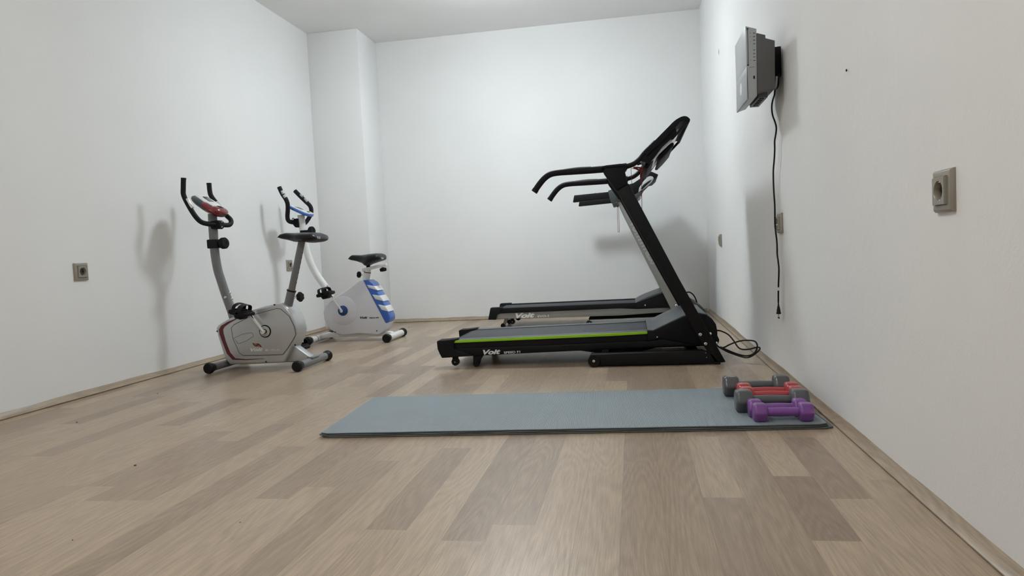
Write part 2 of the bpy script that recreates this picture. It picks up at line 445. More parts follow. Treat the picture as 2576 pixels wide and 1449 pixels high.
# ------------------------------------------------------------------ ceiling lamps (above the frame)
def lamp(x, y, label, mat):
    t = thing('ceiling_lamp', label, 'lamp', (x, y, HC))
    MB().lathe((0, 0, 0), (0, 0, -1), [(0, 0.06), (0.03, 0.06), (0.034, 0.012), (0.070, 0.012), (0.073, 0.085), (0.085, 0.08)], seg=40).build('lamp_base', 'whitep', t)
    MB().lathe((0, 0, -0.0855), (0, 0, -1), [(0, 0.10), (0.012, 0.175), (0.035, 0.20), (0.065, 0.19), (0.095, 0.15), (0.115, 0.09), (0.12, 0.0)], seg=48).build('lamp_shade', mat, t)
lamp(-0.85, 4.60, 'round opal ceiling lamp between the exercise bikes and the treadmills', 'lamp')
lamp(-0.95, 1.1, 'round opal ceiling lamp near the front of the room', 'lampf')

# ------------------------------------------------------------------ treadmill with the green strip
def treadmill_green():
    t = thing('treadmill', 'large black treadmill with a lime green strip along its deck, nearest of the two', 'treadmill', (-0.3, 3.85, 0))
    Y = lambda y: y - 3.85
    # base rails standing on the floor
    prof = [(0.0706, 0.0643), (0.6160, 0.0683), (0.6585, 0.0527), (0.6958, -0.0017), (0.1369, -0.0013), (0.1014, 0.0005), (0.0759, 0.0051), (0.0607, 0.0194), (0.0576, 0.0375)]
    zmin = min(p[1] for p in prof)
    prof = [(x, max(0.004, z)) for x, z in prof]
    for a, b in ((3.50, 3.56), (4.14, 4.20)):
        MB().prism(prof, Y(a), Y(b)).build('base_rail', 'blackp', t, bevel=0.004)
    fp = [(0.6681, 0.0077), (0.6957, -0.0026)]
    for a in (3.50, 4.14):
        MB().box((fp[0][0], Y(a) - .002, 0), (fp[1][0], Y(a + .062), 0.012)).build('foot_pad', 'rubber', t, bevel=0.002)
        w0 = [(0.0850, 0.0309)]
        MB().cyl((w0[0][0], Y(a) - .006, 0.03), (w0[0][0], Y(a) + .066, 0.03), 0.0295).build('wheel', 'rubber', t)
        bolt(t, w0[0][0], Y(a) - .006, w0[0][1], .0085)
        w1 = [(0.1253, 0.0040)]
        MB().cyl((w1[0][0], Y(a) + .01, 0.014), (w1[0][0], Y(a) + .05, 0.014), 0.0138).build('wheel', 'rubber', t)
    MB().box((prof[2][0] - .10, Y(3.56), .012), (prof[2][0] - .05, Y(4.14), .05)).build('cross_bar', 'blackp', t, bevel=0.004)
    MB().box((prof[0][0] + .02, Y(3.56), .012), (prof[0][0] + .06, Y(4.14), .045)).build('cross_bar', 'blackp', t, bevel=0.004)
    # uprights
    up = [(0.2289, 0.8754), (0.2914, 0.9004), (0.5138, 0.4262), (0.7204, 0.0104), (0.6699, 0.0057), (0.6045, 0.1163), (0.4481, 0.4291)]
    for a, b in ((3.50, 3.54), (4.16, 4.20)):
        o = MB().prism(up, Y(a), Y(b)).build('upright', 'blackp', t, bevel=0.004)
        for q in [(0.6047, 0.1488), (0.6284, 0.1025)]:
            bolt(o, q[0], Y(a), q[1], .0095)
        if a < 4:
            for q in [(0.6278, 0.0583), (0.6308, 0.0358)]:
                MB().cyl((q[0], Y(a) - .0008, q[1]), (q[0], Y(a) + .001, q[1]), .0022, seg=10).build('screw', 'chrome', o)
    for q in [(0.6524, 0.1480), (0.6806, 0.1006)]:
        bolt(t, q[0], Y(3.52), q[1], .008, n=(1, 0, 0.4))
    # bracket heads and handles
    head = [(0.1709, 0.9602), (0.1839, 0.9931), (0.2579, 0.9954), (0.2837, 0.9919), (0.2855, 0.9648), (0.2761, 0.9595), (0.2891, 0.8991), (0.2287, 0.8673)]
    cap = [(0.1626, 0.9883), (0.1860, 0.9934), (0.2580, 0.9964), (0.2838, 0.9917), (0.2833, 0.9808), (0.1623, 0.9806)]
    hdl = [(-0.1754, 0.8917), (-0.1508, 0.9235), (-0.1233, 0.9524), (-0.0924, 0.9711), (-0.0522, 0.9770), (0.0193, 0.9776), (0.0982, 0.9781), (0.1764, 0.9791), (0.2542, 0.9824), (0.2871, 0.9850), (0.3201, 0.9947), (0.3497, 1.0153), (0.3797, 1.0479), (0.4309, 1.0930)]
    grip = hdl[:7]
    for a, sgn in ((3.522, 1), (4.178, -1)):
        h = MB().prism(head, Y(a) - .032, Y(a) + .032).build('bracket', 'black', t, bevel=0.006)
        MB().prism(cap, Y(a) - .036, Y(a) + .036).build('bracket_cap', 'black', h, bevel=0.003)
        hb = MB().tube(pl(hdl, Y(a)), .0125, seg=16).build('handle', 'blackp', t)
        g = hdl[:10]
        MB().tube(pl(g, Y(a)), [.0150] * 5 + [.0158, .0165, .0168, .0168, .0165], seg=18).build('grip', 'foam', hb)
        d = Vector((g[0][0] - g[1][0], 0, g[0][1] - g[1][1])).normalized(); p = Vector((g[0][0], Y(a), g[0][1]))
        MB().cyl(p - d * .012, p + d * .004, .0162).build('end_cap', 'rubber', hb)
        ps = [(-0.0199, 0.9858), (0.1123, 0.9880)]
        MB().tube([(ps[0][0], Y(a), ps[0][1] - .003), ((ps[0][0] + ps[1][0]) / 2, Y(a), (ps[0][1] + ps[1][1]) / 2 - .0005), (ps[1][0], Y(a), ps[1][1] - .003)], .0118, seg=12).build('pulse_sensor', 'dgrey', hb)
    # console
    c0, c1 = Y(3.50), Y(4.20)
    outer = [(0.3699, 1.0505), (0.4306, 1.1023), (0.4961, 1.1619), (0.5064, 1.1717), (0.5174, 1.1810), (0.5275, 1.1885), (0.5406, 1.1954), (0.5540, 1.2011), (0.5675, 1.2030), (0.5781, 1.2010), (0.5863, 1.1955), (0.5925, 1.1889), (0.5950, 1.1821), (0.5920, 1.1739), (0.5842, 1.1651)]
    inner = [(0.5789, 1.1712), (0.5810, 1.1785), (0.5719, 1.1831), (0.5495, 1.1783), (0.5320, 1.1598), (0.5069, 1.1353), (0.4485, 1.0790), (0.3822, 1.0267)]
    con = MB().prism(outer + inner, c0, c1).build('console', 'black', t, bevel=0.002)
    # cheeks close the near and far ends of the console hood
    cheek = [(0.3753, 1.0425), (0.4302, 1.0918), (0.4964, 1.1551), (0.5244, 1.1557), (0.5326, 1.1238), (0.5057, 1.1032), (0.4612, 1.0667), (0.4237, 1.0218), (0.3960, 0.9912), (0.3586, 1.0035), (0.3555, 1.0209)]
    for a in (3.512, 4.164):
        MB().prism(cheek, Y(a), Y(a + .02)).build('side_panel', 'black', con, bevel=0.003)
    rimp = [(0.5922, 1.1805), (0.5805, 1.1635), (0.5497, 1.1338), (0.5129, 1.0969), (0.4997, 1.0941), (0.5388, 1.1404), (0.5773, 1.1788)]
    for a in (3.50, 4.185):
        MB().prism(rimp, Y(a), Y(a + .015)).build('rim', 'black', con, bevel=0.002)
    back = [(0.5405, 1.1540), (0.5457, 1.1402), (0.5159, 1.1021), (0.4470, 1.0417), (0.4250, 1.0162), (0.3915, 0.9953), (0.3900, 1.0051), (0.4320, 1.0505), (0.4578, 1.0757), (0.5011, 1.1129)]
    MB().prism(back, Y(3.545), Y(4.00)).build('back_panel', 'whitep', con, bevel=0.002)
    bx = [(0.5163, 1.0978), (0.5224, 1.0838), (0.4837, 1.0422), (0.4520, 1.0135), (0.4387, 1.0164), (0.4450, 1.0315), (0.4772, 1.0717)]
    MB().prism(bx, Y(3.60), Y(4.10)).build('speaker_box', 'black', con, bevel=0.005)
    lowb = [(0.4431, 1.0801), (0.4597, 1.0633), (0.4093, 1.0010), (0.3869, 0.9695), (0.3662, 0.9826), (0.3752, 1.0151), (0.4111, 1.0475)]
    MB().prism(lowb, Y(3.56), Y(4.14)).build('console_body', 'black', con, bevel=0.004)
    sp = [(0.3553, 1.0118), (0.3799, 1.0062), (0.3733, 0.9835), (0.3564, 0.9905)]
    MB().prism(sp, Y(3.515), Y(3.56)).build('hinge', 'dgrey', con, bevel=0.003)
    b = MB(); b.tube([(0.3381, -0.2500, 0.9988), (0.3559, -0.2500, 1.0035), (0.3713, -0.2500, 0.9984)], .006, seg=8); b.build('cable_clip', 'rubber', con)
    # red emergency cord
    s = MB()
    s.tube([(0.3180, -0.2300, 0.9865), (0.3354, -0.2300, 0.9794), (0.3527, -0.2300, 0.9682), (0.3580, -0.2300, 0.9540)], .0045, seg=8)
    s.tube([(0.3200, -0.2300, 0.9884), (0.3436, -0.2300, 0.9858), (0.3591, -0.2300, 0.9797), (0.3642, -0.2300, 0.9615), (0.3578, -0.2300, 0.9480), (0.3550, -0.2300, 0.9283)], .004, seg=8)
    s.tube([(0.3653, -0.2300, 0.9872), (0.3615, -0.2300, 0.9676), (0.3539, -0.2300, 0.9483), (0.3556, -0.2300, 0.9183), (0.3570, -0.2300, 0.9043)], .0045, seg=8)
    key = s.build('safety_cord', 'cord', t)
    s = MB()
    s.tube([(0.3237, -0.2300, 0.9812), (0.3079, -0.2300, 0.9833), (0.3061, -0.2300, 0.9635), (0.3067, -0.2300, 0.9276), (0.3093, -0.2300, 0.8955), (0.3143, -0.2300, 0.8473), (0.3309, -0.2300, 0.8203), (0.3492, -0.2300, 0.8331), (0.3546, -0.2300, 0.8686)], .0013, seg=6)
    s.tube([(0.3576, -0.2300, 0.9182), (0.3552, -0.2300, 0.8686), (0.3534, -0.2300, 0.7989), (0.3510, -0.2300, 0.7491)], .0015, seg=6)
    s.build('string', 'cord', key)
    # deck
    rail = [(-0.7306, 0.0982), (-0.5274, 0.1014), (0.0151, 0.1072), (0.2166, 0.1114), (0.3514, 0.1119), (0.4243, 0.1226), (0.6372, 0.1284), (0.6641, 0.0760), (0.6102, 0.0798), (0.3933, 0.0792), (0.1229, 0.0741), (-0.2337, 0.0667), (-0.4955, 0.0596), (-0.7069, 0.0552)]
    for a, b in ((3.58, 3.615), (4.085, 4.12)):
        MB().prism(rail, Y(a), Y(b)).build('side_rail', 'blackp', t, bevel=0.005, seg=3)
    skirt = [(-0.6510, 0.1427), (0.2186, 0.1576), (0.3545, 0.1608), (0.3592, 0.1103), (0.2165, 0.1082), (-0.6526, 0.0941)]
    for a, b in ((3.586, 3.61), (4.09, 4.114)):
        MB().prism(skirt, Y(a), Y(b)).build('deck_skirt', 'black', t, bevel=0.001)
    fr = [(-0.6509, 0.1444), (0.2187, 0.1596), (0.3546, 0.1628), (0.3542, 0.1528), (0.2182, 0.1487), (-0.6504, 0.1342)]
    gs = [(-0.6508, 0.1438), (0.2187, 0.1587), (0.3545, 0.1618), (0.3540, 0.1490), (0.2180, 0.1441), (-0.6492, 0.1302)]
    for a, b, e in ((3.582, 3.652, 3.578), (4.048, 4.118, 4.118)):
        f = MB().prism(fr, Y(a), Y(b)).build('foot_rail', 'dgrey', t, bevel=0.002)
        MB().prism(gs, Y(e), Y(e + .004)).build('green_strip', 'green', f, bevel=0.001)['label'] = 'lime green edge strip'
    belt = [(-0.6654, 0.1357), (-0.6370, 0.1419), (0.2185, 0.1560), (0.3768, 0.1591), (0.3762, 0.1440), (0.2179, 0.1406), (-0.6380, 0.1233), (-0.6641, 0.1219)]
    MB().prism(belt, Y(3.655), Y(4.045)).build('belt', 'belt', t, bevel=0.002)
    rp = [(-0.6553, 0.1238)]
    MB().cyl((rp[0][0], Y(3.655), rp[0][1]), (rp[0][0], Y(4.045), rp[0][1]), .017).build('roller', 'rubber', t)
    capp = [(-0.7428, 0.1402), (-0.7359, 0.1458), (-0.6946, 0.1474), (-0.6295, 0.1527), (-0.6452, 0.1418), (-0.6505, 0.1250), (-0.6520, 0.0977), (-0.6075, 0.0839), (-0.5445, 0.0596), (-0.7196, 0.0528), (-0.7313, 0.0764), (-0.7406, 0.1021)]
    for a, b in ((3.572, 3.652), (4.048, 4.128)):
        MB().prism(capp, Y(a), Y(b)).build('rear_cap', 'black', t, bevel=0.005, seg=3)
    # motor cover
    cov = [(0.3548, 0.1678), (0.3829, 0.1654), (0.4565, 0.1987), (0.5333, 0.2325), (0.5741, 0.2426), (0.6087, 0.2438), (0.6442, 0.2366), (0.6720, 0.2135), (0.6888, 0.1873), (0.6946, 0.1505), (0.6940, 0.1307), (0.7033, 0.1087), (0.6961, 0.0875), (0.6641, 0.0760), (0.6107, 0.0814), (0.4243, 0.1216), (0.3525, 0.1115)]
    mc = MB().prism(cov, Y(3.575), Y(4.125)).build('motor_cover', 'black', t, bevel=0.005, seg=3)
    ct = [(0.3548, 0.1696), (0.3830, 0.1676), (0.4566, 0.2011), (0.5334, 0.2355), (0.5742, 0.2456), (0.6088, 0.2468), (0.6443, 0.2396), (0.6442, 0.2353), (0.6087, 0.2424), (0.5741, 0.2406), (0.5332, 0.2301), (0.4564, 0.1957), (0.3828, 0.1633), (0.3546, 0.1648)]
    MB().prism(ct, Y(3.582), Y(4.118)).build('cover_top', 'dgrey', mc, bevel=0.001)
    q = [(0.4016, 0.1319)]
    bolt(mc, q[0][0], Y(3.575), q[0][1], .006)
    # lift arm, gussets, wheels under the deck
    arm = [(0.0103, 0.0659), (0.2143, 0.0720), (0.4249, 0.0969), (0.6147, 0.0917), (0.6140, 0.0726), (0.3943, 0.0713), (0.3501, 0.0613), (0.2938, 0.0504), (0.2133, 0.0484), (0.1201, 0.0486)]
    for a, b in ((3.62, 3.65), (4.05, 4.08)):
        MB().prism(arm, Y(a), Y(b)).build('lift_arm', 'blackp', t, bevel=0.003)
    gp = [(0.1221, 0.0752), (0.1585, 0.0763), (0.1574, 0.0497), (0.1209, 0.0486)]
    MB().prism(gp, Y(3.565), Y(3.62)).build('gusset', 'blackp', t, bevel=0.002)
    wl = [(-0.6522, 0.0281), (-0.5388, 0.0130)]
    for yy in (3.60, 4.08):
        b = MB(); b.cyl((wl[0][0], Y(yy) - .010, wl[0][1]), (wl[0][0], Y(yy) + .010, wl[0][1]), .0205); w_ = b.build('transport_wheel', 'rubber', t)
        bolt(w_, wl[0][0], Y(yy) - .010, wl[0][1], .0048)
        MB().prism([(wl[0][0] - .014, wl[0][1]), (wl[0][0] + .014, wl[0][1]), (wl[0][0] + .016, wl[0][1] + .034), (wl[0][0] - .016, wl[0][1] + .034)], Y(yy) - .007, Y(yy) + .007).build('wheel_bracket', 'blackp', t)
        x1, z1 = wl[1][0], 0.0172
        MB().cyl((x1, Y(yy) - .012, z1), (x1, Y(yy) + .012, z1), .0165).build('foot_wheel', 'rubber', t)
        MB().prism([(x1 - .017, z1 - .004), (x1 + .018, z1 - .004), (x1 + .026, z1 + .022), (x1 + .044, z1 + .045), (x1 - .014, z1 + .045)], Y(yy) - .009, Y(yy) + .009).build('rear_foot', 'blackp', t, bevel=0.003)
    v = [(-0.4953, 0.0636), (-0.4016, 0.0663), (-0.3847, 0.0667), (-0.2983, 0.0691)]
    text('Voit', (v[0][0], Y(3.578), v[0][1]), (v[1][0], Y(3.578), v[1][1]), .0262, 'ltxt', t, shear=.32, bold=.045)
    text('SPEED F1', (v[2][0], Y(3.578), v[2][1]), (v[3][0], Y(3.578), v[3][1]), .0118, 'ltxt', t, bold=.02)
    # power cord looping beside the wall
    pc = MB()
    pc.tube([(0.6960, -0.2300, 0.1516), (0.7156, -0.2500, 0.1494), (0.7455, -0.2700, 0.1341), (0.7679, -0.2900, 0.1056), (0.7837, -0.3100, 0.0774), (0.8011, -0.3200, 0.0667), (0.8301, -0.3400, 0.0689), (0.8588, -0.3600, 0.0794), (0.8712, -0.3800, 0.0829), (0.8730, -0.3900, 0.0763), (0.8590, -0.3900, 0.0607), (0.8371, -0.3700, 0.0398), (0.8178, -0.3500, 0.0304), (0.7921, -0.3300, 0.0336), (0.7632, -0.3100, 0.0427), (0.7337, -0.2900, 0.0534), (0.7039, -0.2700, 0.0704), (0.6953, -0.2300, 0.0755)], .0038, seg=8)
    pc.tube([(0.6956, -0.2100, 0.0746), (0.7062, -0.2500, 0.0674), (0.7249, -0.2600, 0.0690), (0.7467, -0.2800, 0.0841), (0.7740, -0.2900, 0.0968), (0.8039, -0.3100, 0.1073), (0.8330, -0.3300, 0.1107), (0.8580, -0.3500, 0.1077), (0.8651, -0.3700, 0.0908), (0.8583, -0.3700, 0.0642), (0.8416, -0.3600, 0.0458), (0.8164, -0.3400, 0.0375), (0.7812, -0.3200, 0.0431), (0.7404, -0.2900, 0.0582), (0.7101, -0.2500, 0.0699)], .0038, seg=8)
    pc.build('power_cord', 'rubber', t)
    return t
treadmill_green()

# ------------------------------------------------------------------ grey treadmill behind it
def treadmill_grey():
    OY = 5.55
    t = thing('treadmill', 'grey and black treadmill by the back wall, behind the one with the green strip', 'treadmill', (-0.35, OY, 0))
    Y = lambda y: y - OY
    YN, YE = 5.25, 5.85        # outer faces
    DN, DE = 5.33, 5.77        # deck
    base = [(0.0055, 0.0525), (0.2349, 0.0538), (0.4953, 0.0554), (0.7371, 0.0546), (0.7525, 0.0103), (0.4933, 0.0040), (0.0268, -0.0020)]
    base = [(x, max(0.004, z)) for x, z in base]
    for a, b in ((YN, YN + .05), (YE - .05, YE)):
        MB().prism(base, Y(a), Y(b)).build('base_rail', 'silver2', t, bevel=0.003)
        MB().cyl((base[0][0], Y(a) - .004, 0.026), (base[0][0], Y(a) + .054, 0.026), 0.025).build('wheel', 'rubber', t)
        bolt(t, base[0][0] + .004, Y(a) - .004, 0.03, .008)
    MB().box((base[3][0] - .08, Y(YN + .05), .01), (base[3][0] - .03, Y(YE - .05), .05)).build('cross_bar', 'silver2', t, bevel=0.003)
    up = [(0.2483, 0.9256), (0.3069, 0.9452), (0.7409, 0.0020), (0.6504, 0.0049), (0.6043, 0.1193), (0.5038, 0.3466), (0.4755, 0.4062), (0.2894, 0.8241)]
    up = [(x, max(0.004, z)) for x, z in up]
    for a, b in ((YN, YN + .035), (YE - .035, YE)):
        o = MB().prism(up, Y(a), Y(b)).build('upright', 'silver2', t, bevel=0.003)
        if a == YN:
            q = [(0.6440, 0.1395)]
            bolt(o, q[0][0], Y(a), q[0][1], .011)
            v = [(0.3336, 0.7546), (0.4818, 0.4409)]
            text('VOITFITNESS', (v[0][0], Y(a), v[0][1]), (v[1][0], Y(a), v[1][1]), .058, 'ltxt', o, shear=.25, outline=True)
    # bracket heads, arm rests
    arm = [(-0.0637, 0.9875), (0.1870, 0.9967), (0.2166, 0.9974), (0.2291, 0.9501), (0.2029, 0.9488), (-0.0752, 0.9367)]
    head = [(0.1868, 1.0044), (0.2264, 1.0178), (0.3339, 1.0412), (0.3583, 0.9356), (0.3147, 0.9238), (0.2497, 0.9205), (0.2088, 0.9100), (0.1948, 0.9545)]
    for a in (YN - .005, YE - .055):
        h = MB().prism(head, Y(a - .01), Y(a + .07)).build('bracket', 'dgrey', t, bevel=0.004)
        ar = MB().prism(arm, Y(a), Y(a + .06)).build('handle', 'black', t, bevel=0.004)
        s_ = [(0.0062, 0.9913), (0.0355, 0.9891), (0.0707, 0.9907), (0.0943, 0.9956), (0.0940, 0.9877), (0.0410, 0.9809), (0.0059, 0.9845)]
        MB().prism(s_, Y(a + .01), Y(a + .05)).build('pulse_sensor', 'rubber', ar)
    # console
    shell = [(0.3108, 1.0392), (0.3339, 1.0421), (0.3715, 1.0497), (0.4360, 1.0873), (0.5038, 1.1258), (0.5544, 1.0994), (0.5470, 1.0913), (0.5235, 1.0707), (0.4949, 1.0660), (0.4536, 1.0284), (0.4261, 0.9840), (0.3958, 0.9425), (0.3582, 0.9348), (0.3164, 0.9678)]
    co = MB().prism(shell, Y(YN + .005), Y(YE - .005)).build('console', 'black', t, bevel=0.004)
    boss = [(0.4401, 1.0515), (0.4669, 1.0814), (0.4901, 1.0927), (0.5126, 1.0884), (0.5205, 1.0749), (0.5054, 1.0501), (0.4702, 1.0208), (0.4233, 0.9892), (0.4058, 0.9788), (0.4129, 1.0130)]
    MB().prism(boss, Y(YN - .002), Y(YN + .03)).build('back_panel', 'devf', co, bevel=0.004)
    bb = [(0.4450, 1.0335), (0.4829, 1.0569), (0.5059, 1.0668), (0.4939, 1.0504), (0.4587, 1.0211), (0.4321, 0.9969), (0.4240, 1.0061)]
    MB().prism(bb, Y(YN - .006), Y(YN + .02)).build('grip_slot', 'rubber', co, bevel=0.002)
    und = [(0.3812, 0.9348), (0.4224, 0.9640), (0.4260, 0.9811), (0.4059, 0.9795), (0.3766, 0.9640)]
    MB().prism(und, Y(YN - .003), Y(YE)).build('console_lip', 'dgrey', co, bevel=0.002)
    # hanging strings
    b = MB()
    b.tube([(0.2382, 0.2500, 0.9211), (0.2376, 0.2500, 0.8825), (0.2358, 0.2500, 0.7342), (0.2375, 0.2500, 0.7131), (0.2417, 0.2500, 0.7071), (0.2464, 0.2500, 0.7120), (0.2480, 0.2500, 0.7335), (0.2471, 0.2500, 0.8497), (0.2475, 0.2500, 0.9205)], .0018, seg=6)
    st = b.build('safety_cord', 'cord', t)
    MB().tube([(0.2080, 0.2500, 0.9390), (0.2267, 0.2500, 0.9282), (0.2486, 0.2500, 0.9172)], .009, seg=8).build('clip', 'rubber', st)
    # deck
    rail = [(-0.7408, 0.1244), (-0.6814, 0.1230), (0.2367, 0.1304), (0.3589, 0.1209), (0.5980, 0.1234), (0.6451, 0.1178), (0.6439, 0.0852), (0.5586, 0.0855), (0.2342, 0.0719), (-0.7162, 0.0780), (-0.7432, 0.0789)]
    for a, b in ((DN, DN + .04), (DE - .04, DE)):
        MB().prism(rail, Y(a), Y(b)).build('side_rail', 'silver2', t, bevel=0.004, seg=3)
    fr = [(-0.6886, 0.1603), (0.2381, 0.1649), (0.3707, 0.1657), (0.3688, 0.1188), (0.2367, 0.1295), (-0.6906, 0.1220)]
    for a, b in ((DN - .008, DN + .05), (DE - .05, DE + .008)):
        MB().prism(fr, Y(a), Y(b)).build('foot_rail', 'black', t, bevel=0.003)
    belt = [(-0.7015, 0.1540), (0.2379, 0.1595), (0.3852, 0.1601), (0.3841, 0.1332), (-0.7028, 0.1293)]
    MB().prism(belt, Y(DN + .052), Y(DE - .052)).build('belt', 'belt', t, bevel=0.002)
    capp = [(-0.7564, 0.1671), (-0.6772, 0.1682), (-0.6644, 0.1672), (-0.6795, 0.1232), (-0.7049, 0.1117), (-0.7120, 0.0965), (-0.7173, 0.0735), (-0.7792, 0.0755)]
    for a, b in ((DN - .012, DN + .052), (DE - .052, DE + .012)):
        MB().prism(capp, Y(a), Y(b)).build('rear_cap', 'black', t, bevel=0.003)
    cov = [(0.3552, 0.1657), (0.3920, 0.1837), (0.4386, 0.2028), (0.4936, 0.2215), (0.5538, 0.2408), (0.6498, 0.2449), (0.7343, 0.2002), (0.7810, 0.1483), (0.8230, 0.1261), (0.8585, 0.0836), (0.8294, 0.0640), (0.6440, 0.0882), (0.5979, 0.1228), (0.3589, 0.1203)]
    mc = MB().prism(cov, Y(DN - .012), Y(DE + .012)).build('motor_cover', 'black', t, bevel=0.005, seg=3)
    ct = [(0.3501, 0.1643), (0.3921, 0.1867), (0.4388, 0.2058), (0.4937, 0.2245), (0.5540, 0.2449), (0.6500, 0.2491), (0.7345, 0.2047), (0.7812, 0.1527), (0.8232, 0.1305), (0.8615, 0.0864), (0.8527, 0.0809), (0.8170, 0.1175), (0.7750, 0.1397), (0.7311, 0.1915), (0.6466, 0.2347), (0.5540, 0.2295), (0.4951, 0.2095), (0.4420, 0.1922), (0.3946, 0.1761)]
    MB().prism(ct, Y(DN - .014), Y(DE + .014)).build('cover_top', 'dgrey', mc, bevel=0.001)
    q = [(0.4224, 0.1446)]
    bolt(mc, q[0][0], Y(DN - .012), q[0][1], .007)
    la = [(0.0139, 0.0618), (0.0506, 0.0652), (0.2025, 0.0723), (0.2691, 0.0791), (0.5607, 0.0796), (0.5595, 0.0464), (0.3517, 0.0489), (0.2193, 0.0411), (0.1554, 0.0310), (0.0430, 0.0300), (0.0129, 0.0403)]
    MB().prism(la, Y(5.40), Y(5.44)).build('lift_arm', 'blackp', t, bevel=0.003)
    p = [(0.0149, 0.0495)]
    MB().cyl((p[0][0], Y(5.385), p[0][1]), (p[0][0], Y(5.455), p[0][1]), .020).build('pivot', 'rubber', t)
    wl = [(-0.6782, 0.0160), (-0.6018, 0.0472)]
    for yy in (5.40, 5.68):
        MB().cyl((wl[0][0], Y(yy) - .010, .0185), (wl[0][0], Y(yy) + .010, .0185), .018).build('foot_wheel', 'rubber', t)
        MB().prism([(wl[0][0] - .006, .012), (wl[0][0] + .010, .010), (wl[0][0] + .055, .088), (wl[0][0] + .020, .088)], Y(yy) - .008, Y(yy) + .008).build('rear_leg', 'silver2', t, bevel=0.002)
        w_ = MB().cyl((wl[1][0], Y(yy) - .010, wl[1][1]), (wl[1][0], Y(yy) + .010, wl[1][1]), .020).build('transport_wheel', 'rubber', t)
        bolt(w_, wl[1][0], Y(yy) - .010, wl[1][1], .005)
        MB().box((wl[1][0] - .012, Y(yy) - .006, wl[1][1]), (wl[1][0] + .012, Y(yy) + .006, wl[1][1] + .045)).build('wheel_bracket', 'black', t)
    v = [(-0.5630, 0.0781), (-0.4140, 0.0799), (-0.3909, 0.0803), (-0.3066, 0.0809)]
    text('Voit', (v[0][0], Y(DN), v[0][1]), (v[1][0], Y(DN), v[1][1]), .040, 'ltxt', t, shear=.32, bold=.045)
    text('EVO-1', (v[2][0], Y(DN), v[2][1]), (v[3][0], Y(DN), v[3][1]), .016, 'ltxt', t, bold=.02)
    pc = MB(); pc.tube([(0.6941, -0.0500, 0.2109), (0.7399, -0.0500, 0.2170), (0.7647, -0.0500, 0.2160), (0.7910, -0.0500, 0.1921), (0.8090, -0.0500, 0.1519), (0.8159, -0.0500, 0.1149)], .005, seg=8); pc.build('power_cord', 'rubber', t)
    return t
treadmill_grey()

# ------------------------------------------------------------------ exercise bikes
def seat_mesh(prof, mat, parent, name='seat'):
    """prof: (x, z_top, z_bottom, half width) from nose to tail"""
    rings = []
    for x, zt, zb, hw in prof:
        ring = []; zc = (zt + zb) / 2; hz = (zt - zb) / 2
        for k in range(28):
            a = 2 * math.pi * k / 28; c, s_ = math.cos(a), math.sin(a)
            e = 0.72
            yy = hw * math.copysign(abs(c) ** e, c); zz = hz * math.copysign(abs(s_) ** e, s_)
            ring.append((x, yy, zc + zz))
        rings.append(ring)
    return MB().loft(rings).build(name, mat, parent, sharp=70)

def seat_from(top, bot, widths):
    """interpolate traced top and bottom outlines at the stations of widths"""
    def at(line, x):
        line = sorted(line)
        if x <= line[0][0]: return line[0][1]
        for (x0, z0), (x1, z1) in zip(line, line[1:]):
            if x <= x1: return z0 + (z1 - z0) * (x - x0) / (x1 - x0)
        return line[-1][1]
    xa, xb = max(min(p[0] for p in top), min(p[0] for p in bot)), min(max(p[0] for p in top), max(p[0] for p in bot))
    n = 26; out = []
    for i in range(n + 1):
        u = i / n; x = xa + (xb - xa) * u
        f = u * (len(widths) - 1); k = min(int(f), len(widths) - 2); hw = widths[k] + (widths[k + 1] - widths[k]) * (f - k)
        e0 = u / .07 if u < .5 else (1 - u) / .035
        ee = min(1, math.sqrt(max(0.02, e0)))
        out.append((x, at(top, x) if ee == 1 else at(top, x) * ee + (at(top, x) + at(bot, x)) / 2 * (1 - ee), at(bot, x) if ee == 1 else at(bot, x) * ee + (at(top, x) + at(bot, x)) / 2 * (1 - ee), hw * (0.6 + .4 * ee)))
    return out

def knob(parent, p, axis, r=.022, stem=.02, name='knob'):
    ax = Vector(axis).normalized(); p = Vector(p)
    b = MB(); b.lathe(p + ax * stem, ax, [(0, r * .45), (.004, r * .55)], seg=16)
    up = Vector((0, 0, 1)) if abs(ax.z) < .9 else Vector((1, 0, 0)); n = (up - ax * up.dot(ax)).normalized(); m_ = ax.cross(n)
    rings = []
    for d, k in ((.004, .8), (.009, 1.0), (.022, 1.0), (.028, .85), (.030, .4)):
        rings.append([p + ax * (stem + d) + (n * math.cos(a) + m_ * math.sin(a)) * r * k * (1 + .09 * math.cos(6 * a)) for a in [2 * math.pi * q / 36 for q in range(36)]])
    b.loft(rings)
    o = b.build(name, 'black', parent)
    MB().cyl(p, p + ax * (stem + .004), .006).build('stem', 'chrome', o)
    return o

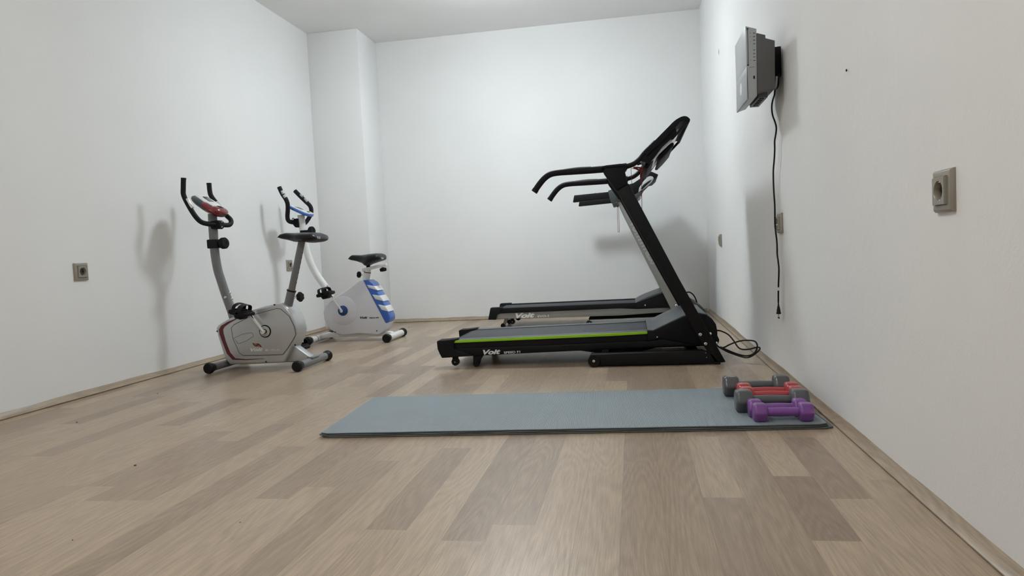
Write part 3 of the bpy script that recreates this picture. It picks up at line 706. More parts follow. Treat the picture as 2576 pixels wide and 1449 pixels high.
def crank(parent, hub, end, y_in, y_out, sgn, y_ped, tilt=0.1, arm='chrome', strap=.042):
    """arm from the hub to the pedal axle; the pedal points outward (sgn along y)"""
    b = MB(); yc = (y_in + y_out) / 2
    b.tube([(hub[0], y_in, hub[1]), (hub[0], y_out, hub[1])], .012, seg=16, smooth=False)
    b.tube([(hub[0], y_out - sgn * .006, hub[1]), (end[0], y_out - sgn * .002, end[1])], [.0095, .0075], seg=12, smooth=False)
    b.tube([(end[0], y_out, end[1]), (end[0], y_ped, end[1])], .006, seg=10, smooth=False)
    c = b.build('crank', arm, parent)
    p = MB(); y0, y1 = sorted((y_out + sgn * .012, y_ped))
    ct, st = math.cos(tilt), math.sin(tilt)
    def R(x, z): return (end[0] + x * ct - z * st, end[1] + x * st + z * ct)
    prof = [R(-.05, -.010), (R(-.035, -.014)), R(.035, -.014), R(.05, -.008), R(.05, .008), R(.035, .012), R(-.035, .012), R(-.05, .008)]
    p.prism(prof, y0, y1)
    for k in (-.03, 0, .03):
        p.prism([R(k - .006, .012), R(k + .006, .012), R(k + .006, .017), R(k - .006, .017)], y0 + .006, y1 - .006)
    # weighted underside
    p.prism([R(-.028, -.014), R(.028, -.014), R(.018, -.034), R(-.018, -.034)], y0 + .02, y1 - .02)
    p.build('pedal', 'black', c, bevel=.003)
    s_ = MB(); n = 16
    for xa, xb_ in ((-.032, -.012), (.000, .024)):
        r0 = []
        for k in range(n + 1):
            a = math.pi * k / n
            yy = (y0 + y1) / 2 + (y1 - y0) / 2 * 1.08 * math.cos(a); zz = .010 + strap * math.sin(a) ** .5
            r0.append([(q[0], yy, q[1]) for q in (R(xa, zz), R(xb_, zz), R(xb_, zz + .0035), R(xa, zz + .0035))])
        s_.loft(r0)
    for k in (3, 6, 9, 12):
        a = math.pi * k / n; yy = (y0 + y1) / 2 + (y1 - y0) / 2 * 1.08 * math.cos(a); zz = .010 + strap * math.sin(a) ** .5
        q0, q1 = R(-.013, zz + .0005), R(.001, zz + .003)
        s_.box((min(q0[0], q1[0]), yy - .004, min(q0[1], q1[1])), (max(q0[0], q1[0]), yy + .004, max(q0[1], q1[1])))
    s_.build('pedal_strap', 'rubber', c)
    return c

def stabilizer(parent, x, y0, y1, z, r, mat, capr, sag=0.0, caplen=.05):
    s_ = MB().tube([(x, y0 + .02, z), (x, y1 - .02, z)], r, seg=20, smooth=False).build('stabilizer', mat, parent)
    for a, b in ((y0, y0 + caplen), (y1 - caplen, y1)):
        sg = 1 if a == y0 else -1
        yo = a if a == y0 else b
        MB().lathe((x, yo, capr), (0, sg, 0), [(0, capr * .82), (.004, capr * .96), (.008, capr), (.020, capr), (.023, capr * .93), (caplen, r * 1.07)], seg=28).build('end_cap', 'rubber', s_)
    return s_

def bike_silver():
    OX, OY = -2.1, 3.73
    t = thing('exercise_bike', 'silver exercise bike with maroon trim and a red and white console, nearest the camera', 'exercise bike', (OX, OY, 0))
    Y = lambda y: y - OY
    yn, yf = Y(3.665), Y(3.795)
    sh = [(-0.2749, 0.2432), (-0.2608, 0.2602), (-0.2295, 0.2775), (-0.1858, 0.2966), (-0.1275, 0.3140), (-0.0393, 0.3416), (0.0401, 0.3591), (0.0966, 0.3683), (0.1354, 0.3702), (0.1720, 0.3430), (0.2002, 0.3017), (0.2163, 0.2585), (0.2237, 0.2111), (0.2151, 0.1754), (0.1823, 0.1199), (0.1392, 0.0419), (0.1253, 0.0331), (-0.0506, 0.0302), (-0.2066, 0.0303), (-0.2294, 0.0579), (-0.2417, 0.0911), (-0.2590, 0.1571), (-0.2705, 0.2013)]
    body = MB().prism(sh, yn, yf).build('shell', 'silver', t, bevel=.013, seg=4, ang=60)
    inset = [(-0.0262, 0.3144), (0.0406, 0.3279), (0.1095, 0.3424), (0.1334, 0.3393), (0.1832, 0.2960), (0.2099, 0.2346), (0.2154, 0.1940), (0.2044, 0.1741), (0.1631, 0.1189), (0.1290, 0.0814), (0.0050, 0.0799), (-0.1153, 0.0815), (-0.1375, 0.0971), (-0.1702, 0.1803), (-0.1770, 0.2421), (-0.1583, 0.2598)]
    MB().prism(inset, yn - .0035, yn + .01).build('side_cover', 'silver', body, bevel=.003, seg=3)
    ins2 = [(-0.1643, 0.1826), (-0.1171, 0.2018), (-0.0772, 0.2097), (-0.0502, 0.2094), (-0.0436, 0.1996), (-0.0430, 0.1905), (-0.0854, 0.1667), (-0.1334, 0.1510), (-0.1432, 0.1524), (-0.1497, 0.1640)]
    g = MB(); n_ = len(ins2)
    g.tube(pl(ins2[-1:] + ins2[:-1] + ins2[-1:], yn - .0035), .0011, seg=6, smooth=False); g.build('groove', 'dgrey', body)
    MB().tube(pl(inset + inset[:1], yn - .0015), .0022, seg=6, smooth=False).build('cover_seam', 'dgrey', body)
    mar = [(-0.1385, 0.2917), (-0.1873, 0.2694), (-0.2186, 0.2498), (-0.2298, 0.2341), (-0.2290, 0.2135), (-0.2180, 0.1628), (-0.1955, 0.1002), (-0.1659, 0.0663), (-0.0971, 0.0600), (0.0111, 0.0614), (0.0110, 0.0596), (-0.0975, 0.0543), (-0.1839, 0.0586), (-0.2160, 0.0939), (-0.2383, 0.1587), (-0.2542, 0.2097), (-0.2560, 0.2349), (-0.2405, 0.2562), (-0.1991, 0.2766), (-0.1431, 0.2953)]
    MB().prism(mar, yn - .0012, yn + .004).build('trim_stripe', 'maroon', body)['label'] = 'maroon stripe around the front of the shell'
    for q in [(-0.2680, 0.2250), (0.0968, 0.3643), (0.2054, 0.1330), (0.0219, 0.0425)]:
        MB().cyl((q[0], yn - .001, q[1]), (q[0], yn + .004, q[1]), .0045, seg=14).build('screw', 'rubber', body)
    hub = [(0.0315, 0.2164)][0]; end = [(-0.0477, 0.3348)][0]
    MB().lathe((hub[0], yn + .002, hub[1]), (0, -1, 0), [(0, .036), (.0075, .036), (.0085, .034)], seg=40).build('hub_ring', 'rubber', body)
    MB().lathe((hub[0], yn - .0068, hub[1]), (0, -1, 0), [(0, .0305), (.0022, .0305), (.003, .029)], seg=40).build('hub_disc', 'silver', body)
    MB().lathe((hub[0], yn - .009, hub[1]), (0, -1, 0), [(0, .0135), (.006, .0135), (.009, .010)], seg=24).build('hub_cap', 'rubber', body)
    crank(t, hub, end, yn - .004, yn - .032, -1, yn - .150, tilt=-.28, strap=.036)
    crank(t, hub, (2 * hub[0] - end[0], 2 * hub[1] - end[1]), yf, yf + .03, 1, yf + .15, tilt=-.28, strap=.036)
    v = [(-0.0668, 0.1033), (0.0092, 0.1039), (0.0251, 0.1037), (0.1098, 0.1036)]
    text('Voit', (v[0][0], yn - .0035, v[0][1]), (v[1][0], yn - .0035, v[1][1]), .0195, 'ltxt', body, shear=.32, bold=.045)
    text('BS 101-N', (v[2][0], yn - .0035, v[2][1]), (v[3][0], yn - .0035, v[3][1]), .0105, 'ltxt', body, bold=.02)
    fl = [(-0.0520, 0.1519), (-0.0340, 0.1473), (-0.0144, 0.1479), (-0.0028, 0.1392), (0.0048, 0.1265), (-0.0156, 0.1316), (-0.0376, 0.1322), (-0.0467, 0.1415)]
    MB().prism(fl, yn - .0042, yn - .003).build('emblem', 'btxt', body)
    f2 = [(-0.0450, 0.1471), (-0.0268, 0.1451), (-0.0198, 0.1408), (-0.0100, 0.1405), (-0.0021, 0.1317), (-0.0178, 0.1350), (-0.0248, 0.1391), (-0.0373, 0.1360)]
    MB().prism(f2, yn - .0048, yn - .0042).build('emblem_center', 'orange', body)
    # frame
    fb = [(-0.2889, 0.0434), (-0.2140, 0.0276), (0.1601, 0.0376), (0.1899, 0.0438), (0.1890, 0.0300), (0.1708, 0.0155), (-0.2154, 0.0101), (-0.3015, 0.0131)]
    fb = [(x, max(.03, z)) for x, z in fb]
    MB().prism(fb, -.022, .022).build('base_frame', 'frame_g', t, bevel=.004)
    xf = [(-0.2589, 0.0313)][0][0]; xr = [(0.2710, 0.0332)][0][0]
    stabilizer(t, xf, Y(3.535), Y(3.925), .031, .022, 'frame_g', .031)
    stabilizer(t, xr, Y(3.535), Y(3.945), .031, .022, 'frame_g', .0305)
    MB().prism([(xf - .01, .03), (xf + .01, .052), (xf + .16, .070), (xf + .16, .035)], -.024, .024).build('front_beam', 'frame_g', t, bevel=.004)
    bolt(t, xf + .03, -.026, .055, .007)
    # rear plate between shell and back stabilizer
    MB().prism([(xr - .15, .035), (xr - .15, .11), (xr - .09, .125), (xr + .005, .055), (xr + .015, .035)], -.030, .030).build('rear_bracket', 'silver', t, bevel=.003)
    MB().prism([(xr - .012, .050), (xr + .02, .047), (xr + .022, .056), (xr - .012, .060)], -.036, .05).build('strap_plate', 'frame_g', t, bevel=.001)
    # seat post
    s0, s1, s2 = [(p[0], 0, p[1]) for p in [(0.1445, 0.3474), (0.1724, 0.4363), (0.2560, 0.7164)]]
    sl = MB().tube([s0, s1], .0245, seg=20, smooth=False).build('seat_sleeve', 'frame_g', t)
    d = (Vector(s1) - Vector(s0)).normalized()
    MB().tube([Vector(s1) - d * .003, Vector(s1) + d * .004], .0265, seg=20, smooth=False).build('collar', 'rubber', sl)
    ps = MB().tube([s1, s2], .0195, seg=20, smooth=False).build('seat_post', 'frame_g', t)
    dd = Vector((d.z, 0, -d.x))
    for k in range(7):
        c = Vector(s1).lerp(Vector(s2), .18 + .10 * k) + dd * .0192
        MB().cyl(c - dd * .002, c + dd * .0008, .0035, seg=10).build('adjustment_hole', 'rubber', ps)
    kp = [(0.1884, 0.3982)][0]
    knob(t, (kp[0], -.002, kp[1]), (1, -.12, .05), r=.026, stem=.022)
    top = [(0.1147, 0.7430), (0.1241, 0.7549), (0.1376, 0.7623), (0.1664, 0.7666), (0.2260, 0.7630), (0.2937, 0.7618), (0.3498, 0.7587), (0.3700, 0.7498), (0.3810, 0.7367), (0.3825, 0.7232)]
    bot = [(0.1144, 0.7396), (0.1779, 0.7250), (0.2223, 0.7114), (0.2762, 0.7117), (0.3178, 0.7019), (0.3597, 0.7042), (0.3818, 0.7136)]
    st = seat_mesh(seat_from(top, bot, [.022, .030, .036, .044, .062, .085, .100, .106, .106, .098]), 'saddle', t)
    v = [(0.3995, 0.7204), (0.4158, 0.7206)]
    text('Voit', (v[0][0], -.1095, v[0][1] - .002), (v[1][0], -.1000, v[1][1] - .002), .017, 'ltxt', st, normal=(.25, -1, 0), bold=.02)
    # handlebar post
    hp = [(-0.1984, 0.2926), (-0.2121, 0.3441), (-0.2382, 0.4285), (-0.2637, 0.5221), (-0.2771, 0.5759), (-0.2869, 0.6595), (-0.2888, 0.7471), (-0.2877, 0.8390), (-0.2853, 0.9008)]
    post = MB().tube(pl(hp, 0), .0265, seg=22, flat=(.82, 1.0)).build('handlebar_post', 'frame_g', t)
    for q in [(-0.2279, 0.4161), (-0.1868, 0.4064), (-0.1965, 0.4424)]:
        bolt(post, q[0], -.022, q[1], .008)
    a, b_ = [(-0.2984, 0.7534), (-0.2962, 0.7014)]
    bd = MB().prism([(a[0] - .020, a[1]), (a[0] + .048, a[1] - .001), (b_[0] + .046, b_[1] + .001), (b_[0] - .022, b_[1])], -.029, .029).build('tension_band', 'black', t, bevel=.006)
    kk = [(-0.2424, 0.7274)][0]
    MB().lathe((kk[0], 0, kk[1]), (1, -.15, .05), [(0, .026), (.008, .033), (.026, .033), (.032, .028), (.033, .012), (.031, .011), (.031, 0)], seg=30).build('tension_knob', 'black', bd)
    c0 = [(-0.2499, 0.8375)][0]
    cl = MB(); cl.prism([(c0[0] - .036, c0[1] + .020), (c0[0] + .010, c0[1] + .024), (c0[0] + .026, c0[1] + .012), (c0[0] + .026, c0[1] - .012), (c0[0] + .012, c0[1] - .028), (c0[0] - .034, c0[1] - .024)], -.032, .020)
    clm = cl.build('clamp', 'black', t, bevel=.006, seg=3)
    bolt(clm, c0[0] + .024, -.010, c0[1] + .012, .005, n=(1, -.4, .2)); bolt(clm, c0[0] + .022, -.010, c0[1] - .014, .005, n=(1, -.4, -.2))
    hb = MB().tube([(-0.3539, -0.1450, 1.0955), (-0.3595, -0.1450, 1.0418), (-0.3612, -0.1450, 1.0076), (-0.3461, -0.1450, 0.9668), (-0.3206, -0.1420, 0.9145), (-0.3002, -0.1300, 0.8727), (-0.2902, -0.1000, 0.8487), (-0.2734, -0.0550, 0.8389), (-0.2495, -0.0150, 0.8353), (-0.2332, 0.0350, 0.8339), (-0.2268, 0.0700, 0.8364), (-0.2276, 0.0920, 0.8523), (-0.2386, 0.1020, 0.8720), (-0.2610, 0.1050, 0.8922), (-0.2883, 0.1050, 0.9255), (-0.3221, 0.1050, 0.9710), (-0.3523, 0.1050, 1.0152), (-0.3595, 0.1050, 1.0478), (-0.3601, 0.1050, 1.0885)], .0138, seg=16).build('handlebar', 'foam', t)
    for pp in ([(-0.3531, -0.1450, 1.0988), (-0.3539, -0.1450, 1.0889)], [(-0.3609, 0.1050, 1.0921), (-0.3609, 0.1050, 1.0815)]):
        MB().tube(pp, .0145, seg=16, smooth=False).build('grip_end', 'rubber', hb)
    for pp in ([(-0.3316, -0.1580, 0.9806), (-0.3237, -0.1580, 0.9668), (-0.3143, -0.1580, 0.9475), (-0.3012, -0.1580, 0.9280)], [(-0.3129, 0.0920, 0.9767), (-0.3024, 0.0920, 0.9620), (-0.2862, 0.0920, 0.9400), (-0.2723, 0.0920, 0.9204)]):
        MB().tube(pp, .0085, seg=10).build('pulse_sensor', 'chrome', hb)
    # console
    cc = Vector([(p[0], 0, p[1]) for p in [(-0.2996, 0.9532)]][0])
    A0, B0 = [Vector((p[0], 0, p[1])) for p in [(-0.3834, 1.0086), (-0.2218, 0.8917)]]
    u = (B0 - A0).normalized(); hl = (B0 - A0).length / 2 * 1.04; nrm = Vector((-u.z, 0, u.x)); 
    if nrm.z < 0: nrm = -nrm
    def blob(hx, hy, hz, e=.8, zlo=-1, zhi=1, off=0.0):
        rings = []
        for i in range(13):
            ph = math.pi * i / 12; cz = -math.cos(ph); r_ = max(math.sin(ph), .02) ** .6
            cz = max(zlo, min(zhi, cz))
            rings.append([cc + u * (hx * r_ * math.copysign(abs(math.cos(a)) ** e, math.cos(a))) + Vector((0, 1, 0)) * (hy * r_ * math.copysign(abs(math.sin(a)) ** e, math.sin(a))) + nrm * (hz * cz + off) for a in [2 * math.pi * k / 36 for k in range(36)]])
        return rings
    con = MB().loft(blob(hl * 1.02, .080, .024, off=-.010)).build('console', 'dgrey', t, sharp=70)
    def shifted(rings, d): return [[p + d for p in r] for r in rings]
    MB().loft(shifted(blob(hl * .70, .0815, .024, off=-.006), u * hl * .31)).build('red_panel', 'red', con, sharp=70)['label'] = 'glossy dark red lower part of the console'
    MB().loft(shifted(blob(hl * .98, .064, .024, off=.0), Vector((0, .010, 0)))).build('console_face', 'whitep', con, sharp=70)['label'] = 'white and silver console face'
    MB().loft(shifted(blob(hl * .34, .066, .022, off=.0045), u * hl * .68)).build('red_tip', 'red', con, sharp=70)
    q = cc + nrm * .0235 - u * hl * .22
    MB().prism_n([(-.026, -.022), (.026, -.022), (.026, .022), (-.026, .022)], q, u, Vector((0, 1, 0)), nrm * .002).build('display', 'lcd', con)
    q = cc + nrm * .0245 + u * hl * .62
    MB().prism_n([(-.012, -.018), (.012, -.018), (.012, .018), (-.012, .018)], q, u, Vector((0, 1, 0)), nrm * .003).build('button', 'rubber', con, bevel=.001)
    return t
bike_silver()

def bike_white():
    OX, OY = -2.05, 4.86
    t = thing('exercise_bike', 'white exercise bike with a blue striped rear cover, behind the silver one', 'exercise bike', (OX, OY, 0))
    Y = lambda y: y - OY
    yn, yf = Y(4.80), Y(4.92)
    sh = [(-0.0966, 0.3273), (-0.0282, 0.3663), (0.0738, 0.4267), (0.1020, 0.4413), (0.1294, 0.4444), (0.1532, 0.4391), (0.2283, 0.2956), (0.2920, 0.1642), (0.2984, 0.1238), (0.2557, 0.0639), (0.2174, 0.0443), (0.1373, 0.0524), (0.0664, 0.0589), (0.0004, 0.0521), (-0.0549, 0.0491), (-0.1039, 0.0616), (-0.1617, 0.1080), (-0.1908, 0.1664), (-0.1952, 0.2187), (-0.1787, 0.2653), (-0.1368, 0.3056)]
    body = MB().prism(sh, yn, yf).build('shell', 'white', t, bevel=.010, seg=3, ang=60)
    bl = [(0.1263, 0.4431), (0.1625, 0.4427), (0.1972, 0.4200), (0.2078, 0.3978), (0.2453, 0.3270), (0.2798, 0.2564), (0.3108, 0.1779), (0.3106, 0.1521), (0.2957, 0.1282), (0.2776, 0.1259)]
    cv = MB().prism(bl, yn - .0025, yf + .0025).build('rear_cover', 'blue', t, bevel=.006, seg=3, ang=50)
    cv['label'] = 'blue rear cover with white slanted bars'
    for k, (a, b_, c, d) in enumerate(([(0.1540, 0.4091), (0.2074, 0.3983), (0.2338, 0.3643), (0.1676, 0.3870)], [(0.1915, 0.3374), (0.2479, 0.3271), (0.2722, 0.2855), (0.2119, 0.3036)], [(0.2305, 0.2656), (0.2821, 0.2523), (0.3049, 0.2099), (0.2549, 0.2246)])):
        MB().prism([a, b_, (c[0] + .002, c[1]), d], yn - .0045, yf + .0045).build('bar', 'whitep', cv, bevel=.002)
    for q in [(-0.1118, 0.0745), (0.2079, 0.0735)]:
        MB().cyl((q[0], yn - .001, q[1]), (q[0], yn + .004, q[1]), .0045, seg=14).build('screw', 'rubber', body)
    hub = [(-0.0385, 0.2294)][0]; end = [(-0.1202, 0.3608)][0]
    MB().lathe((hub[0], yn + .003, hub[1]), (0, -1, 0), [(0, .105), (.0055, .105), (.0070, .102)], seg=64).build('wheel_disc', 'white', body)
    MB().lathe((hub[0], yn - .0035, hub[1]), (0, -1, 0), [(0, .037), (.006, .037), (.008, .034)], seg=40).build('hub_cap', 'bluehub', body)['label'] = 'dark blue crank hub cover'
    crank(t, hub, end, yn - .005, yn - .034, -1, yn - .150, tilt=.20, strap=.034)
    crank(t, hub, (2 * hub[0] - end[0], 2 * hub[1] - end[1]), yf, yf + .03, 1, yf + .15, tilt=.20, strap=.034)
    v = [(0.0870, 0.1653), (0.1439, 0.1646), (0.1548, 0.1645), (0.2316, 0.1634)]
    text('Voit', (v[0][0], yn, v[0][1]), (v[1][0], yn, v[1][1]), .0165, 'btxt', body, shear=.32, bold=.045)
    text('TECH FIT', (v[2][0], yn, v[2][1]), (v[3][0], yn, v[3][1]), .0095, 'btxt', body, bold=.045)
    fb = [(-0.1855, 0.0677), (-0.1335, 0.0514), (0.0372, 0.0552), (0.2449, 0.0490), (0.2654, 0.0367), (0.2643, 0.0193), (0.0356, 0.0317), (-0.1355, 0.0220), (-0.1945, 0.0266)]
    fb = [(x, max(.03, z)) for x, z in fb]
    MB().prism(fb, -.024, .024).build('base_frame', 'whitep', t, bevel=.006)
    xf = [(-0.2603, 0.0319)][0][0]; xr = [(0.3202, 0.0285)][0][0]
    sf = stabilizer(t, xf, Y(4.65), Y(5.07), .031, .024, 'whitep', .031)
    stabilizer(t, xr, Y(4.675), Y(5.055), .031, .024, 'whitep', .0315)
    MB().prism([(xf - .01, .02), (xf + .01, .053), (xf + .16, .073), (xf + .16, .035)], -.026, .026).build('front_beam', 'whitep', t, bevel=.004)
    MB().prism([(xr - .14, .03), (xr - .14, .085), (xr - .02, .058), (xr + .01, .030)], -.026, .026).build('rear_beam', 'whitep', t, bevel=.004)
    MB().tube([(xf, Y(4.78), .031), (xf, Y(4.784), .031)], .0252, seg=20, smooth=False).build('ring', 'rubber', sf)
    # seat post, slider, saddle
    s0, s1 = [(p[0], 0, p[1]) for p in [(0.1250, 0.4373), (0.1412, 0.5004)]]
    MB().tube([s0, s1], .0245, seg=20, smooth=False).build('seat_sleeve', 'whitep', t)
    q = [(0.1410, 0.4960), (0.1467, 0.5146)][0:2]
    MB().tube([(q[0][0] - .001, 0, q[0][1] - .002), (q[0][0], 0, q[0][1] + .003)], .0262, seg=20, smooth=False).build('collar', 'rubber', t)
    MB().tube([(q[0][0], 0, q[0][1]), (q[1][0] + .002, 0, q[1][1] + .01)], .0215, seg=20, smooth=False).build('seat_post', 'whitep', t)
    sd = [(0.1048, 0.5266), (0.2889, 0.5571), (0.2908, 0.5383), (0.1079, 0.5033)]
    so = MB().prism(sd, -.018, .018).build('seat_slider', 'whitep', t, bevel=.003)
    k1 = [(0.1048, 0.4802)][0]; knob(t, (k1[0], -.003, k1[1]), (-1, -.1, .12), r=.021, stem=.012)
    k2 = [(0.2589, 0.5355)][0]; knob(so, (k2[0], 0, k2[1]), (.1, 0, -1), r=.024, stem=.008)
    pp = [(0.1488, 0.5232), (0.1492, 0.5521)]
    MB().tube([(pp[0][0], 0, pp[0][1]), (pp[1][0], 0, pp[1][1])], .014, seg=16, smooth=False).build('saddle_clamp', 'black', t)
    top = [(0.0031, 0.6025), (0.0127, 0.6166), (0.0349, 0.6285), (0.1063, 0.6242), (0.1670, 0.6299), (0.2121, 0.6329), (0.2432, 0.6313), (0.2657, 0.6199), (0.2721, 0.5962)]
    bot = [(0.0027, 0.5967), (0.0653, 0.5821), (0.1187, 0.5622), (0.1341, 0.5459), (0.1504, 0.5425), (0.1730, 0.5542), (0.2284, 0.5698), (0.2692, 0.5800)]
    st = seat_mesh(seat_from(top, bot, [.022, .028, .034, .042, .056, .078, .098, .104, .102, .090]), 'saddle', t)
    v = [(0.2893, 0.5877), (0.3042, 0.5882)]
    text('Voit', (v[0][0], -.101, v[0][1]), (v[1][0], -.092, v[1][1]), .016, 'ltxt', st, normal=(.4, -1, 0), bold=.02)
    # handlebar post
    hp = [(-0.1523, 0.3259), (-0.1795, 0.3877), (-0.2246, 0.4530), (-0.2585, 0.5065), (-0.2864, 0.5647), (-0.3092, 0.6321), (-0.3219, 0.6973), (-0.3322, 0.7740), (-0.3421, 0.8565), (-0.3470, 0.9415)]
    post = MB().tube(pl(hp, 0), .0265, seg=22, flat=(.85, 1.0)).build('handlebar_post', 'whitep', t)
    for q in [(-0.1836, 0.3830), (-0.1417, 0.3843), (-0.1629, 0.4143)]:
        bolt(post, q[0], -.024, q[1], .008)
    bd = [(-0.3504, 0.8277), (-0.2829, 0.8283), (-0.2849, 0.8007), (-0.3505, 0.8042)]
    bb = MB().prism(bd, -.029, .029).build('tension_band', 'black', t, bevel=.004)
    kk = [(-0.2866, 0.8198)][0]
    MB().lathe((kk[0], 0, kk[1]), (1, -.15, .05), [(0, .026), (.008, .033), (.026, .033), (.032, .028), (.033, .012), (.031, .011), (.031, 0)], seg=30).build('tension_knob', 'black', bb)
    hb = MB().tube([(-0.4435, -0.1150, 1.1439), (-0.4312, -0.1150, 1.1131), (-0.4186, -0.1150, 1.0866), (-0.3984, -0.1150, 1.0540), (-0.3897, -0.1100, 1.0195), (-0.3964, -0.1000, 0.9775), (-0.4103, -0.0850, 0.9359), (-0.4129, -0.0750, 0.9076), (-0.4033, -0.0600, 0.8931), (-0.3838, -0.0200, 0.8874), (-0.3614, 0.0200, 0.8786), (-0.3574, 0.0700, 0.8828), (-0.3517, 0.1000, 0.9012), (-0.3343, 0.1150, 0.9336), (-0.3227, 0.1250, 0.9721), (-0.3289, 0.1250, 1.0113), (-0.3631, 0.1250, 1.0491), (-0.4050, 0.1250, 1.0924), (-0.4438, 0.1250, 1.1348)], .0158, seg=16).build('handlebar', 'foam', t)
    for pp in ([(-0.4165, -0.1280, 1.1141), (-0.4074, -0.1280, 1.0907)], [(-0.4050, -0.1280, 1.0820), (-0.3909, -0.1280, 1.0641)], [(-0.3919, 0.1100, 1.1036), (-0.3755, 0.1100, 1.0862)], [(-0.3605, 0.1100, 1.0719), (-0.3399, 0.1100, 1.0468)]):
        MB().tube(pp, .0105, seg=10, smooth=False).build('pulse_sensor', 'devf', hb)
    c0 = [(-0.3755, 0.8855)][0]
    MB().prism([(c0[0] - .022, c0[1] + .030), (c0[0] + .016, c0[1] + .032), (c0[0] + .020, c0[1] - .034), (c0[0] - .010, c0[1] - .034), (c0[0] - .028, c0[1] - .010)], -.030, .024).build('clamp', 'black', t, bevel=.006, seg=3)
    MB().tube([(-0.3818, -0.0300, 0.9015), (-0.3930, -0.0300, 0.9196), (-0.4028, -0.0300, 0.9144), (-0.4007, -0.0300, 0.8997), (-0.3855, -0.0300, 0.8930)], .003, seg=8).build('cable', 'rubber', t)
    A0, B0 = [Vector((p[0], 0, p[1])) for p in [(-0.4125, 1.0027), (-0.2691, 0.9317)]]
    u = (B0 - A0).normalized(); L_ = (B0 - A0).length; n = Vector((-u.z, 0, u.x)); n = n if n.z > 0 else -n
    outl = []
    for k in range(28):
        a = 2 * math.pi * k / 28; e = .55
        outl.append((L_ / 2 * (1 + math.copysign(abs(math.cos(a)) ** e, math.cos(a))), .078 * math.copysign(abs(math.sin(a)) ** e, math.sin(a))))
    con = MB().prism_n(outl, A0 - n * .008, u, Vector((0, 1, 0)), n * .018).build('console', 'blue', t, bevel=.004, seg=3)
    MB().prism_n([(L_ / 2 + (x - L_ / 2) * .96, y * .94) for x, y in outl], A0 + n * .0095, u, Vector((0, 1, 0)), n * .007).build('console_face', 'whitep', con, bevel=.003, seg=3)
    MB().prism_n([(L_ * .2, -.03), (L_ * .5, -.03), (L_ * .5, .03), (L_ * .2, .03)], A0 + n * .0165, u, Vector((0, 1, 0)), n * .001).build('display', 'lcd', con)
    MB().prism_n([(L_ * .78, -.012), (L_ * .86, -.012), (L_ * .86, .012), (L_ * .78, .012)], A0 + n * .0165, u, Vector((0, 1, 0)), n * .003).build('button', 'rubber', con)
    return t
bike_white()

# ------------------------------------------------------------------ stacked exercise mats
def mat_mesh(length, width, th, seed, curl=0.0):
    b = MB(); nx = 64; r = random.Random(seed)
    cor = .012
    rings = []
    for i in range(nx + 1):
        x = length * i / nx; e = 0
        d = min(x, length - x)
        if d < cor: e = cor - math.sqrt(max(0, cor ** 2 - (cor - d) ** 2))
        zz = curl * max(0, (x - length * .96) / (length * .04)) ** 2
        w_ = .0004 * math.sin(x * 23 + seed)
        y0, y1 = e + w_ * 2, width - e + w_ * 2
        rr = th / 2
        arc = [(rr * (1 - math.cos(q * math.pi / 12)), rr * (1 - math.sin(q * math.pi / 12))) for q in range(7)]
        lo_ = [(x, y0 + rr - rr * math.sin(q * math.pi / 12), zz + rr - rr * math.cos(q * math.pi / 12)) for q in range(13)]
        hi_ = [(x, y1 - rr + rr * math.sin(q * math.pi / 12), zz + rr + rr * math.cos(q * math.pi / 12)) for q in range(13)]
        rings.append(lo_ + hi_)
    b.loft(rings); return b
MR = math.radians(2.8)
mx = Vector((-1.068, 2.198, 0)); mu = Vector((math.cos(MR), math.sin(MR), 0))
th = .0052
for k, (off, ln, mt, nm, lb) in enumerate(((.004, 1.657, 'mat2', 3, 'grey ribbed exercise mat lying on the floor, lowest of the stack of three'), (-.007, 1.653, 'mat2', 8, 'grey ribbed exercise mat in the middle of the stack of three'), (.000, 1.642, 'mat', 5, 'grey ribbed exercise mat on top of the stack, under the dumbbells'))):
    o = mat_mesh(ln, .583, th, nm).build('exercise_mat', mt)
    o.data.materials.append(M['mat_edge'])
    for p_ in o.data.polygons:
        if p_.normal.z < .80: p_.material_index = 1
    o.location = mx + mu * off + Vector((0, 0, .0006 + k * (th + .0006))); o.rotation_euler = (0, 0, MR)
    tag(o, lb, 'exercise mat', 'stack of exercise mats')
ZM = .0006 + 3 * (th + .0006) - .0004

# ------------------------------------------------------------------ dumbbells
def dumbbell(L_, H, hl, rg, mat, name='dumbbell'):
    t = bpy.data.objects.new(name, None); sc.collection.objects.link(t); t.empty_display_size = .05
    R = H / 2 / math.cos(math.pi / 6)
    for s_ in (-1, 1):
        rings = []
        for d, k in ((0, .78), (.0025, .88), (.006, .955), (.011, 1.0), (hl * .3, 1.0), (hl * .76, 1.0), (hl * .88, .95), (hl * .96, .85), (hl, .66)):
            x = s_ * (L_ / 2 - d)
            ring = []
            for q in range(36):
                a = 2 * math.pi * q / 36
                m_ = (a % (math.pi / 3)) - math.pi / 6
                hexr = math.cos(math.pi / 6) / math.cos(m_)
                rr = R * k * min(hexr, .975)
                ring.append((x, rr * math.cos(a), H / 2 + rr * math.sin(a)))
            rings.append(ring)
        MB().loft(rings).build('head', mat, t, sharp=50)
    gl = L_ - 2 * hl + .012
    MB().tube([(-gl / 2, 0, H / 2), (-gl / 4, 0, H / 2), (0, 0, H / 2), (gl / 4, 0, H / 2), (gl / 2, 0, H / 2)], [rg * .93, rg * 1.0, rg * 1.04, rg * 1.0, rg * .93], seg=24).build('grip', mat, t)
    return t
def clone(t):
    r = t.copy(); sc.collection.objects.link(r)
    for ch in t.children:
        c = ch.copy(); sc.collection.objects.link(c); c.parent = r
    return r
pur = dumbbell(.182, .057, .043, .0145, 'vpurple'); red = dumbbell(.212, .0625, .048, .0155, 'vred'); gry = dumbbell(.234, .074, .056, .0170, 'vgrey')
